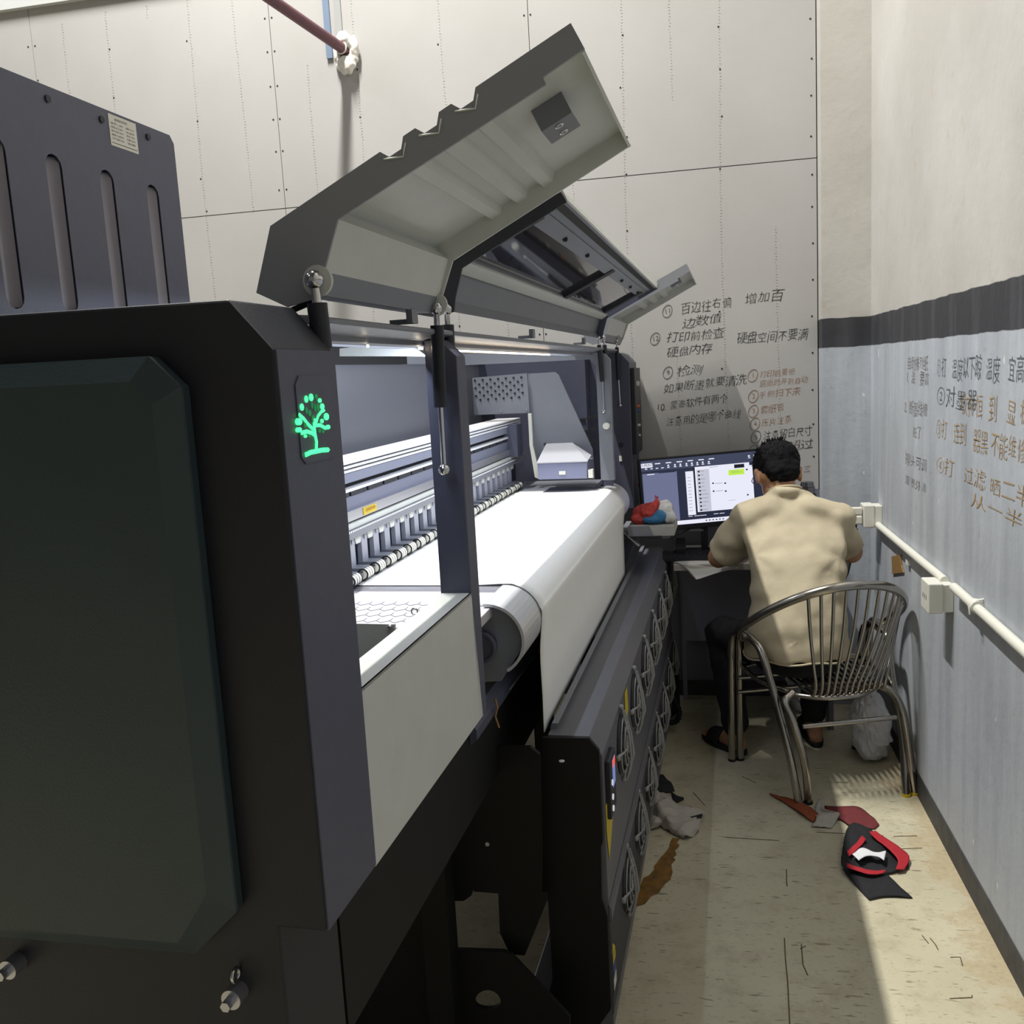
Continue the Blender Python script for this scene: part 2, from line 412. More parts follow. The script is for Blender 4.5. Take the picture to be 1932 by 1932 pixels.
def hand_text(body, org, right, up, h, material, parent, width, name='handwriting', depth=.0012, rot=6, shear=.22, drop=0.):
    right, up, org = Vector(right).normalized(), Vector(up).normalized(), Vector(org); nrm = right.cross(up)
    adv = [(.95 if ord(c) > 255 else (.3 if c in ' .,:' else .55)) for c in body]; tot = sum(adv); m = MB(); x = 0
    for c, a in zip(body, adv):
        if c != ' ' and hr.random() >= drop:
            vs, fs, w = char_mesh(c); r = math.radians(hr.uniform(-rot, rot)); k = hr.uniform(.86, 1.1); dy = hr.uniform(-.07, .07); sd = hr.uniform(0, 50)
            out = []
            for v in vs:
                px_, py_ = v.x-.45, v.y-.35
                px_ += .05*noise.noise(Vector((px_*2.6, py_*2.6, sd))); py_ += .06*noise.noise(Vector((px_*2.6+9, py_*2.6, sd)))
                q_ = (px_*math.cos(r)-py_*math.sin(r)+shear*py_, px_*math.sin(r)+py_*math.cos(r))
                out.append(org+right*((x+a*.5+q_[0]*k*.98)*width/tot)+up*(h*(.35+dy+q_[1]*k))+nrm*depth)
            m.add(out, fs, False, True)
        x += a
    return m.build(name, material, parent, fix=False)
def board_line(body, p0, p1, h, material, num=None, name='handwriting'):
    a, b = at_y(*p0, YB), at_y(*p1, YB); R = (b-a); R.y = 0
    up = Vector((-R.z, 0, R.x)).normalized()
    hand_text(body, a, R, up, h, material, wall, R.length)
    if num:
        c, s = num; cc = at_y(*c, YB); m = MB(); circled(m, cc+Vector((0, -.0008, 0)), R.normalized(), up, .024, .0009)
        m.build('number_circle', material, wall)
        text_mesh(name, s, cc+R.normalized()*.002-up*.011, R, up, .032, material, wall, thin=-.012, depth=.0012, align='CENTER')
board_line('百边往右偏.', (1284, 592), (1388, 577), .058, m_ink, ((1259, 587), '11'))
board_line('增加百', (1404, 574), (1478, 566), .056, m_ink)
board_line('边数值', (1287, 618), (1362, 608), .050, m_ink)
board_line('打印前检查', (1258, 646), (1366, 635), .052, m_ink, ((1236, 639), '12'))
board_line('硬盘空间不要满', (1390, 647), (1524, 637), .055, m_ink)
board_line('硬盘内存', (1258, 674), (1344, 664), .050, m_ink)
board_line('检测', (1277, 708), (1326, 703), .052, m_ink, ((1260, 703), '9'))
board_line('如果断墨就要清洗', (1252, 741), (1408, 722), .050, m_ink)
board_line('10.蒙泰软件有两个:', (1241, 775), (1378, 757), .046, m_ink)
board_line('注意用的是哪个曲线', (1257, 804), (1398, 786), .048, m_ink)
board_line('打印前要把', (1433, 712), (1500, 706), .036, m_ink2, ((1420, 708), '1'))
board_line('底纸的开到自动', (1433, 729), (1524, 721), .036, m_ink2)
board_line('手侧扫下来', (1430, 751), (1510, 744), .038, m_ink2, ((1421, 747), '2'))
board_line('套纸管', (1434, 780), (1480, 774), .040, m_ink2, ((1421, 775), '3'))
board_line('压片注意', (1436, 804), (1494, 797), .042, m_ink2, ((1424, 799), '4'))
board_line('注意留白尺寸', (1440, 830), (1532, 818), .048, m_ink, ((1426, 824), '5'))
board_line('不要超过', (1436, 856), (1534, 845), .048, m_ink, ((1422, 851), '6'))
board_line('右三', (1500, 893), (1530, 890), .036, m_ink)
wr = bpy.data.objects['wall_right']
def wall_line(body, p0, z, y1, h, material):
    a = at_x(*p0, XR); a.z = z
    hand_text(body, a, (0, -1, 0), (0, 0, 1), h, material, wr, abs(a.y-y1), rot=4, shear=.1, drop=.12)
m_ink3b = mat('grey_marker_ink', (98, 100, 106), .7)
for body, px, py, y1, h, mt_ in (
        ('自助排列纸', 1712, 680, 3.34, .065, m_ink3), ('1.温度要高', 1712, 706, 3.32, .065, m_ink3),
        ('①打印温度以下晾, 温度不宜高也不', 1767, 692, 2.30, .09, m_ink3b),
        ('2.断墨线槽', 1708, 762, 3.34, .065, m_ink3), ('脏了', 1722, 806, 3.42, .055, m_ink3),
        ('②对墨器', 1766, 745, 2.78, .09, m_ink3b), ('收排恒, 到温显,机器', 1812, 760, 2.30, .09, m_ink4),
        ('③打印连到机器黑,不能维修,车', 1766, 806, 2.30, .085, m_ink4),
        ('擦头可调', 1708, 858, 3.34, .06, m_ink3), ('④打完过滤,晒二半', 1766, 868, 2.36, .07, m_ink4),
        ('废墨外清', 1708, 895, 3.34, .05, m_ink3), ('从一半', 1830, 930, 2.4, .06, m_ink4)):
    a = at_x(px, py, XR); wall_line(body, (px, py), a.z-.03, y1, h*.82, mt_)

# ------------------------------------------------------------------ the printer (machine axes: a towards the aisle, b away from the camera)
def A(x, y, a): return mc(at_a(x, y, a))
def B(x, y, b): return mc(at_b(x, y, b))
def pb(pts, b): return [(B(x, y, b)[0], B(x, y, b)[2]) for x, y in pts]
FA = -.47                                       # the front plane
pr = thing('textile_printer', 'large dark grey wide-format textile printer with raised covers and lit interior', 'printer', mw(-.9, .9, 0), MYAW)
def M_(): return MB(True)
# near end cabinet
poly = [(FA, .976), (FA, 1.64), (-.517, 1.695), (-1.75, 1.71), (-1.75, .6), (-.53, .6), (-.53, .976)]
cab = M_().prism(poly, 'y', .905, 1.055).build('end_cabinet', m_black, pr, bevel=.003)
M_().prism([(FA+.002, .976), (FA+.002, 1.64), (FA-.004, 1.64), (FA-.004, .976)], 'y', .908, 1.055).build('front_strip', m_dark, cab)
# raised moulded cover on the cabinet's end
o = [(-.572, 1.003), (-.572, 1.607), (-.606, 1.641), (-1.75, 1.65), (-1.75, .925), (-.632, .945)]
i_ = [(-.600, 1.03), (-.600, 1.59), (-.624, 1.615), (-1.75, 1.622), (-1.75, .95), (-.645, .965)]
pan = M_(); P0 = [(p[0], .906, p[1]) for p in o]; P1 = [(p[0], .886, p[1]) for p in o]; P2 = [(p[0], .874, p[1]) for p in i_]
pan.slab(P0, P1); pan.add(P1+P2, [(k, (k+1) % 6, 6+(k+1) % 6, 6+k) for k in range(6)]+[tuple(range(6, 12))])
pan.build('cabinet_cover', m_green, pr, bevel=.004)
# lower bolts and feet seen below the cover
for px, py in ((431, 1893), (8, 1836)):
    q = B(px, py, .88); bo = M_().cyl((q[0], .91, q[2]), (q[0], .885, q[2]), .0125, 18).cyl((q[0], .886, q[2]), (q[0], .872, q[2]), .0065, 6)
    bo.build('cabinet_bolt', m_alu, pr)
q = B(432, 1855, .88); M_().ring((q[0], .895, q[2]), MT, .008, .0022, 16, 6).build('lifting_eye', m_chrome, pr)
# glowing tree emblem
m_glow = mat('green_led', (20, 60, 34), .4, emit=(60, 255, 130), estr=2.6)
m_glow2 = mat('dim_green_led', (12, 60, 34), .4, emit=(20, 150, 80), estr=.55)
em = M_(); em2 = M_(); ax = FA+.0035
def ep(x, y): q = A(x, y, FA+.003); return (ax, q[1], q[2])
def S3(zx, zy): return ep(450+zx/3.864, 500+zy/3.864)      # from a close look at the emblem
def leafm(m, c, rx, rz, tilt=0):
    c = S3(*c); k = 1/3.864*.93/1750; vs = []
    for t in range(14):
        u, v = math.cos(t*math.tau/14)*rx*k*2.5, math.sin(t*math.tau/14)*rz*k
        vs.append((ax+.001, c[1]+u*math.cos(tilt)-v*math.sin(tilt)*3, c[2]+v))
    m.slab([(ax-.002, p[1], p[2]) for p in vs], vs)
emb = M_().prism([(.952, 1.514), (.942, 1.522), (.942, 1.602), (.952, 1.612), (1.03, 1.612), (1.042, 1.602), (1.042, 1.522), (1.03, 1.514)], 'x', FA+.0015, FA+.0035).build('emblem_plate', m_dark, cab)
for c, rx, rz in (((437, 1142), 18, 28), ((437, 1202), 16, 20), ((482, 1248), 10, 13), ((456, 1036), 12, 28), ((488, 978), 11, 28), ((524, 965), 14, 30), ((587, 988), 12, 18),
                  ((605, 1032), 14, 26), ((635, 1106), 18, 30), ((603, 1138), 11, 18), ((646, 1182), 17, 19)): leafm(em, c, rx, rz)
for c, rx, rz in (((560, 958), 10, 20), ((572, 1036), 9, 30), ((513, 1080), 10, 26), ((490, 1060), 7, 28), ((480, 1168), 9, 20), ((585, 1210), 9, 15), ((610, 1214), 8, 15), ((512, 1248), 9, 10), ((538, 1120), 10, 30), ((530, 1020), 6, 30), ((552, 1040), 6, 34)): leafm(em2, c, rx, rz)
def estroke(pts, w): em.tube([S3(*p) for p in pts], w, 5)
estroke([(560, 1345), (562, 1290), (550, 1230), (545, 1180), (545, 1120)], .0022)
estroke([(482, 1384), (520, 1366), (600, 1350), (648, 1347)], .0028)
estroke([(435, 1090), (470, 1120), (500, 1160), (530, 1190), (545, 1200)], .0022)
estroke([(555, 1165), (575, 1100), (600, 1068), (618, 1060)], .002)
estroke([(545, 1170), (590, 1168), (630, 1190)], .0022)
estroke([(452, 1225), (490, 1214), (530, 1225), (555, 1245)], .0024)
em.build('tree_emblem', m_glow, cab); em2.build('emblem_back_leaf', m_glow2, cab)
# front lower cover (light grey) between cabinet and middle post: plate with folded top
p = [A(683, 1300, FA), A(712, 1622, FA), A(905, 1362, FA), A(889, 1122, FA)]
ztop = 1.214
M_().prism([(1.057, .972), (1.60, .972), (1.573, ztop), (1.057, ztop)], 'x', FA-.003, FA).build('lower_front_cover', m_lid, pr)
M_().prism([(FA, ztop), (FA, ztop-.004), (FA-.055, ztop-.004), (FA-.055, ztop)], 'y', 1.057, 1.573).build('cover_top_fold', m_lid, pr)
# posts
def post(b0, b1, a0, a1, z0, z1, material, name='post'):
    return M_().prism([(a0, z0), (a1, z0), (a1, z1-.03), (a1-.03, z1), (a0, z1)], 'y', b0, b1).build(name, material, pr, bevel=.002)
post(1.573, 1.628, -.528, FA, .97, 1.668, m_dark)
# portal frame at the far side of the print width
pl = pb([(858, 668), (1112, 664), (1139, 667), (1150, 678), (1159, 906), (1134, 906), (1124, 690), (1113, 678), (858, 690)], 3.60)
M_().prism(pl, 'y', 3.60, 3.64).build('portal_frame', m_mid, pr)
pl = pb([(1136, 664), (1160, 678), (1166, 915), (1150, 915)], 3.9)
M_().prism(pl, 'y', 3.72, 3.76).build('inner_post', m_dark, pr)
# far cabinet with its control panel
pl = pb([(1164, 665), (1172, 668), (1187, 684), (1196, 960), (1164, 960), (1060, 1000), (1060, 665)], 4.1)
fc = M_().prism(pl, 'y', 4.1, 4.40).build('far_cabinet', m_dark, pr, bevel=.003)
am = pl[2][0]
M_().box(am, am+.018, 4.12, 4.38, 1.22, 1.60).build('control_panel', m_black, fc)
for z, r_, mt_ in ((1.53, .012, m_white), (1.43, .006, mat('orange_lamp', (230, 120, 60), .4)), (1.41, .005, mat('blue_label', (70, 110, 170), .4)), (1.345, .006, m_white), (1.30, .01, m_chrome)):
    M_().cyl((am+.015, 4.2, z), (am+.03, 4.2, z), r_, 12).build('panel_button', mt_, fc)
red = mat('red_button', (190, 48, 44), .35)
z = B(1203, 915, 4.2)[2]
M_().cyl((am+.01, 4.2, z), (am+.03, 4.2, z), .009, 14).cyl((am+.03, 4.2, z), (am+.042, 4.2, z), .021, 18, .018).build('emergency_stop', red, fc)
q = B(1171, 865, 4.1); M_().box(q[0]-.006, q[0]+.006, 4.094, 4.1, q[2]-.012, q[2]+.012).build('small_switch', m_white, fc)
q = B(1172, 839, 4.1); M_().ring((q[0], 4.097, q[2]), MM, .008, .002, 12, 5).build('cable_hook', m_black, fc)
# top beam, its front shelf shaped to block a light leak, led strip
M_().prism([(-.60, 1.658), (-.53, 1.658), (-.53, 1.668), (-.491, 1.676), (-.491, 1.684), (-.53, 1.688), (-.60, 1.690)], 'y', 1.056, 4.1).build('top_beam', m_mid, pr, bevel=.002)
m_led = mat('led_chip', (255, 240, 215), .5, emit=(255, 236, 205), estr=14)
ls = M_().box(-.532, -.5285, 1.77, 2.73, 1.6505, 1.6545).build('led_strip', mat('led_tape', (250, 230, 200), .5, emit=(255, 214, 160), estr=1.6), pr)
ch = M_()
for k in range(64):
    b = 1.775+k*.015; ch.box(-.529, -.5275, b, b+.009, 1.6512, 1.6540)
for b in (1.31, 1.545, 1.552, 1.56): ch.box(-.529, -.5275, b, b+.006, 1.652, 1.656)
ch.build('led_chip', m_led, ls, kind='stuff')
for b in (1.43, 2.35, 3.2):
    M_().box(-.535, -.50, b, b+.02, 1.69, 1.697).box(-.505, -.495, b-.004, b+.024, 1.69, 1.712).build('hinge_bracket', m_mid, pr)
# rear cover, roof and gantry
M_().box(-1.32, -1.09, 1.056, 4.1, 1.0, 1.668).build('rear_cover', mat('rear_cover_grey', (98, 100, 108), .4), pr, bevel=.004)
M_().box(-1.09, -1.07, 1.056, 3.0, 1.655, 1.74).build('rear_tone_strip', m_blackd, pr)  # black strip added where the gap under the beam is dark
M_().box(-1.09, -1.07, 3.0, 4.1, 1.655, 1.72).build('rear_tone_strip', m_mid, pr)  # lighter stretch, led glare put into its colour
M_().box(-1.75, -1.30, 1.056, 4.1, .95, 1.695).build('rear_body', m_dark, pr)
pl = pb([(628, 672), (628, 657), (790, 639), (808, 655), (808, 672)], 1.60)
M_().prism(pl, 'y', 1.63, 1.645).build('partition_plate', m_lid, pr)
M_().box(-1.30, -.62, 3.98, 4.10, 1.0, 1.668).build('far_inner_wall', m_dark, pr)
# gantry beam: strips stacked in height, front face near a = -.9
GB = (1.06, 3.90)
def strip(z0, z1, a1, material, name, a0=-1.0): return M_().box(a0, a1, GB[0], GB[1], z0, z1).build(name, material, pr)
m_railw = mat('rail_glint_white', (225, 225, 228), .3)  # white in place of the bright reflections on chrome rails
for z in (1.391, 1.401, 1.411): strip(z, z+.0055, -.897, m_railw, 'guide_rail')
strip(1.366, 1.389, -.90, mat('blue_grey_paint', (128, 131, 148), .4), 'beam_face')
strip(1.352, 1.366, -.93, m_black, 'cable_slot')
strip(1.345, 1.352, -.897, m_railw, 'encoder_rod')
m_gap = M_()
for k in range(24): m_gap.box(-.93, -.900, 1.07+k*.11, 1.07+k*.11+.098, 1.333, 1.344)
m_gap.build('slot_row', m_black, pr, kind='stuff')
strip(1.300, 1.333, -.902, mat('blue_grey_paint2', (112, 115, 134), .4), 'lower_beam_face')
strip(1.276, 1.300, -.894, m_alu, 'polished_rail')
strip(1.271, 1.276, -.905, m_black, 'rail_groove')
strip(1.258, 1.271, -.89, m_lid, 'white_rail')
strip(1.236, 1.257, -.885, m_mid, 'ruler_bar')
tk = M_()
for k in range(240): tk.box(-.8852, -.884, 1.08+k*.011, 1.08+k*.011+.006, 1.252, 1.256)
tk.build('ruler_tick', mat('bright_tick', (245, 245, 245), .4), pr, kind='stuff')
strip(1.150, 1.236, -.93, mat('recess_navy', (26, 32, 58), .5), 'lever_recess')
q = A(700, 948, -.89)
yl = M_().box(-.894, -.8925, q[1]-.045, q[1]+.04, 1.2785, 1.2965).build('warning_sticker', m_yellow, pr)
text_mesh('sticker_text', '注意维护保养', mw(-.892, q[1]-.035, 1.285), MM, (0, 0, 1), .01, mat('sticker_ink', (150, 60, 30), .6), yl, width=.066, depth=.0009)
# pinch roller levers and rollers
lev = M_().prism([(2.082, 1.168), (2.118, 1.168), (2.118, 1.228), (2.112, 1.234), (2.088, 1.234), (2.082, 1.228)], 'x', -.905, -.893)
lev.box(-.893, -.890, 2.097, 2.101, 1.222, 1.234)
lev0 = lev.build('pinch_lever', mat('lever_grey', (150, 152, 166), .4), pr)
clv = M_().box(-.905, -.86, 2.078, 2.122, 1.158, 1.168).build('lever_foot', m_mid, lev0)
rol = M_().cyl((-.862, 2.078, 1.153), (-.862, 2.122, 1.153), .0135, 16)
rol0 = rol.build('pinch_roller', m_white, lev0)
rg = M_()
for k in range(2): rg.ring((-.862, 2.079+k*.042, 1.153), MM, .013, .0022, 16, 5)
rg.ring((-.862, 2.093, 1.153), MM, .0137, .0008, 16, 4).ring((-.862, 2.107, 1.153), MM, .0137, .0008, 16, 4)
rg.build('roller_ring', m_rubber, lev0)
for k in list(range(-6, 0))+list(range(1, 21)): copy_part(lev0, Vector((0, .0775*k, 0)))
gp = M_()
for k in range(-7, 21): gp.prism([(2.118+.0775*k, 1.236), (2.16+.0775*k, 1.236), (2.152+.0775*k, 1.218), (2.126+.0775*k, 1.218)], 'x', -.90, -.892)
gp.build('lever_comb', m_lid, pr, kind='stuff')
M_().box(-.93, -.868, 1.10, 3.66, 1.136, 1.150).build('lever_shelf', m_mid, pr)
M_().cyl((-.862, 1.3, 1.153), (-.862, 3.68, 1.153), .005, 8).build('roller_shaft', m_chrome, pr)
# platform beside the fabric, under it the near side plate
m_plat = mat('perforated_platen', (196, 193, 198), .35, 0, .06, 40)
ptf = M_().box(-.90, -.60, 1.58, 1.94, 1.108, 1.128).build('platen', m_plat, pr, bevel=.002)
hx = M_()
for r_ in range(5):
    for c_ in range(9):
        a0, b0 = -.86+c_*.028+(.014 if r_ % 2 else 0), 1.63+r_*.045
        hx.tube([(a0-.014, b0, 1.1284), (a0, b0+.014, 1.1284), (a0, b0+.032, 1.1284)], .0007, 4).tube([(a0, b0+.014, 1.1284), (a0+.014, b0, 1.1284)], .0007, 4)
hx.build('platen_groove', m_mid, ptf, kind='stuff')
M_().box(-.598, -.50, 1.60, 1.94, 1.104, 1.126).build('platen_edge', m_plat, pr, bevel=.002)
M_().box(-.90, -.50, 1.94, 3.72, 1.098, 1.132).build('print_table', m_alu, pr)
M_().box(-.90, -.55, 1.585, 1.60, .97, 1.106).build('table_skirt', m_dark, pr)
q = [(x, z) for x, z in pb([(640, 1176), (744, 1178), (748, 1212), (690, 1262), (640, 1290)], 1.5)]
sp = M_().prism(q, 'y', 1.50, 1.506).build('service_plate', m_lid, pr)
for px, py in ((736, 1183), (740, 1211)):
    c = B(px, py, 1.5); M_().ball((c[0], 1.498, c[2]), .0055, 10).build('plate_screw', m_chrome, sp)
q = B(787, 1150, 1.59); M_().ring((q[0], 1.575, q[2]), MM, .006, .0016, 14, 5).build('latch_ring', m_chrome, pr)
# far platen strip beyond the fabric, parked carriage
M_().box(-.90, -.56, 3.61, 3.95, 1.115, 1.134).build('far_platen', m_mid, pr)
CBv = 3.74
car = M_().prism(pb([(996, 705), (1046, 702), (1054, 708), (1118, 848), (1122, 905), (1108, 905), (1060, 870), (1004, 868), (997, 760)], CBv), 'y', CBv, CBv+.012).build('carriage_plate', m_mid, pr)
pf = M_().prism(pb([(891, 713), (994, 704), (999, 779), (895, 783)], CBv-.02), 'y', CBv-.02, CBv-.012).build('perforated_guard', m_mid, pr)
hl = M_()
for r_ in range(6):
    for c_ in range(7 if r_ % 2 == 0 else 6):
        px = 896+c_*14.6+(7.5 if r_ % 2 else 0)+r_*.6; py = 718+r_*7.3-c_*1.0
        c = B(px, py, CBv-.021); hl.cyl((c[0], CBv-.0225, c[2]), (c[0], CBv-.019, c[2]), .0048, 10)
hl.build('guard_hole', m_rubber, pf, kind='stuff')
for px, py in ((945, 775), (993, 773)):
    c = B(px, py, CBv-.021); M_().ball((c[0], CBv-.021, c[2]), .004, 8).build('guard_screw', m_chrome, pf)
M_().box(-1.0, -.86, 3.66, 3.76, 1.27, 1.40).build('carriage_block', m_dark, pr)
M_().prism(pb([(997, 780), (1003, 780), (1006, 840), (1022, 905), (1010, 900), (1000, 840)], 3.71), 'y', 3.70, 3.715).build('carriage_arm', m_white, pr)
hdz = M_().prism(pb([(1014, 874), (1108, 872), (1108, 903), (1016, 905)], 3.54), 'y', 3.54, 3.71).build('print_head_box', mat('blue_grey_box', (128, 132, 160), .4), pr, bevel=.003)
t = pb([(1014, 874), (1108, 872)], 3.54); zt = (t[0][1]+t[1][1])/2
M_().slab([(t[0][0]-.002, 3.535, zt), (t[1][0]+.002, 3.535, zt), (t[1][0]+.002, 3.64, zt+.012), (t[1][0]-.09, 3.74, zt+.055), (t[0][0]-.002, 3.74, zt+.055)],
          [(t[0][0]-.002, 3.535, zt+.004), (t[1][0]+.002, 3.535, zt+.004), (t[1][0]+.002, 3.64, zt+.017), (t[1][0]-.09, 3.74, zt+.061), (t[0][0]-.002, 3.74, zt+.061)]).build('print_head_cover', mat('head_cover_grey', (176, 177, 184), .4), pr)
M_().box(t[0][0]+.01, t[0][0]+.04, 3.60, 3.66, zt+.010, zt+.020).build('cover_slot', m_rubber, pr)
q = B(1061, 892, 3.539); M_().box(q[0]-.013, q[0]+.013, 3.537, 3.539, q[2]-.007, q[2]+.007).build('head_label', m_white, hdz)
q = B(1114, 892, 3.54); M_().box(q[0]-.009, q[0]+.009, 3.54, 3.57, q[2]-.02, q[2]+.012).build('ink_valve', m_white, pr)
for px, py in ((1029, 838), (1098, 853)):
    c = B(px, py, CBv); M_().ball((c[0], CBv-.004, c[2]), .006, 10).build('carriage_screw', m_rubber, car)
sl = M_()
for k, (y0, n_) in enumerate(((792, 3), (814, 3), (837, 3))):
    for j in range(n_):
        c = B(1098+k*8+j*12, y0-j*3, 3.95); sl.box(c[0]-.012, c[0]+.010, 3.972, 3.979, c[2]-.005, c[2]+.005)
sl.build('wall_slot', m_rubber, pr, kind='stuff')
# white bumper on the far frame
q = B(1145, 803, 3.6); M_().cyl((q[0], 3.60, q[2]), (q[0], 3.575, q[2]), .013, 16).ring((q[0], 3.576, q[2]), MM, .008, .003, 14, 6).build('bumper', m_white, pr)

# feed roller: tube with cover shell at its near end, body running to the far side
m_shell = mat('brushed_cover', (198, 199, 202), .32, .2)
rc = (-.508, 1.057); R_ = .078
def arc(b, R, a0, a1, n): return [(rc[0]+R*math.cos(math.radians(a0+(a1-a0)*k/n)), b, rc[1]+R*math.sin(math.radians(a0+(a1-a0)*k/n))) for k in range(n+1)]
sh = M_(); up = arc(1.80, R_, 95, -60, 18); dn = arc(1.80, R_-.006, -60, 95, 18)
pr2 = up+dn; sh.slab(pr2, [(p[0], 3.80, p[2]) for p in pr2])
sh.build('roller_shell', m_shell, pr)
M_().cyl((rc[0], 1.86, rc[1]-.01), (rc[0], 3.78, rc[1]-.01), .060, 28).build('feed_roller', m_mid, pr)
M_().cyl((-.522, 1.79, 1.045), (-.522, 1.84, 1.045), .030, 24).ring((-.522, 1.79, 1.045), MM, .030, .005, 26, 6).build('roller_bearing', m_dark, pr)
M_().prism([(rc[0]-.10, .955), (rc[0]+.02, .965)]+[(rc[0]+.070*math.cos(math.radians(t)), rc[1]+.070*math.sin(math.radians(t))) for t in (-50, -20, 10, 40, 65, 90)]+[(rc[0]-.10, rc[1]+.07)], 'y', 1.815, 1.82).build('roller_end_plate', m_mid, pr)
# guide bar under the roller, lower frame
M_().prism([(-.56, .84), (-.515, .88), (-.515, .90), (-.545, .95), (-.60, .95), (-.60, .84)], 'y', 1.70, 3.78).build('guide_bar', m_dark, pr)
M_().box(-.62, -.53, 1.06, 4.1, .72, .965).build('side_beam', m_blackd, pr)
M_().box(-.665, -.655, 2.25, 4.1, .46, .76).build('gap_backing', m_blackd, pr)  # black sheet added to keep the gap below the fabric dark
# black near side plate with its cut-outs, foot plate, legs
def holed(outer, holes, b0, b1, name, material, parent):
    bm = bmesh.new(); W = world_of(parent).inverted()
    loops = []
    for lp in [outer]+holes:
        vs = [bm.verts.new(W @ mw(p[0], b0, p[1])) for p in lp]
        loops += [bm.edges.new((vs[k], vs[(k+1) % len(vs)])) for k in range(len(vs))]
    r = bmesh.ops.triangle_fill(bm, use_beauty=True, edges=loops)
    fs = [f for f in bm.faces]
    ex = bmesh.ops.extrude_face_region(bm, geom=fs)
    d = (W.to_3x3() @ MM)*(b1-b0)
    bmesh.ops.translate(bm, verts=[g for g in ex['geom'] if isinstance(g, bmesh.types.BMVert)], vec=d)
    bmesh.ops.recalc_face_normals(bm, faces=bm.faces)
    me = bpy.data.meshes.new(name); bm.to_mesh(me); bm.free(); me.materials.append(material)
    return link(name, me, parent)
outer = pb([(700, 1410), (845, 1412), (860, 1408), (1000, 1412), (1022, 1425), (1024, 1690), (1035, 1680), (1046, 1850), (1046, 2050), (700, 2050)], 1.90)
outer = pb([(600, 1405), (1000, 1410), (1018, 1424), (1022, 1555), (1022, 1682), (1032, 1682), (1032, 1700), (990, 1803), (962, 1800), (943, 1760), (940, 1686), (893, 1682), (893, 1672), (889, 1690), (875, 1700), (812, 1700), (600, 1690)], 1.90)
holed(outer, [], 1.90, 1.912, 'side_plate', m_blackd, pr)
foot = pb([(600, 1680), (812, 1700), (810, 1775), (818, 1788), (830, 1792), (950, 1796), (964, 1802), (1010, 1850), (1075, 1920), (1075, 2150), (600, 2150)], 1.86)
hole = [B(920+25*math.cos(t*.4), 1892+(24*math.sin(t*.4) if math.sin(t*.4) < 0 else 12*math.sin(t*.4)), 1.86) for t in range(16)]
holed(foot, [[(h[0], h[2]) for h in hole]], 1.86, 1.872, 'foot_plate', m_blackd, pr)
for b in (.93, 1.80, 3.0, 4.0):
    M_().box(-.70, -.64, b, b+.06, 0, .97).build('leg', m_blackd, pr)
q = B(920, 1592, 1.9); M_().cyl((q[0], 1.897, q[2]), (q[0], 1.902, q[2]), .005, 10).build('plate_rivet', m_alu, pr)
q = B(927, 1408, 1.9); M_().box(q[0]-.009, q[0]+.009, 1.893, 1.90, q[2]-.004, q[2]+.004).build('plate_label', m_alu, pr)
q = B(935, 1335, 1.83); M_().tube([(q[0], 1.83, q[2]+.02), (q[0]+.004, 1.83, q[2]), (q[0]-.002, 1.83, q[2]-.02), (q[0]+.005, 1.83, q[2]-.045)], .0025, 6).build('wire_end', mat('copper_wire', (150, 110, 70), .4), pr)
M_().tube([(-.505, 1.95, .90), (-.52, 2.9, .86)], .002, 6).build('thin_cable', m_mid, pr)
# bar and panel seen through the openings under the machine
M_().box(-.52, -.47, 1.96, 4.0, .02, .10).build('floor_bar', m_alu, pr, bevel=.004)

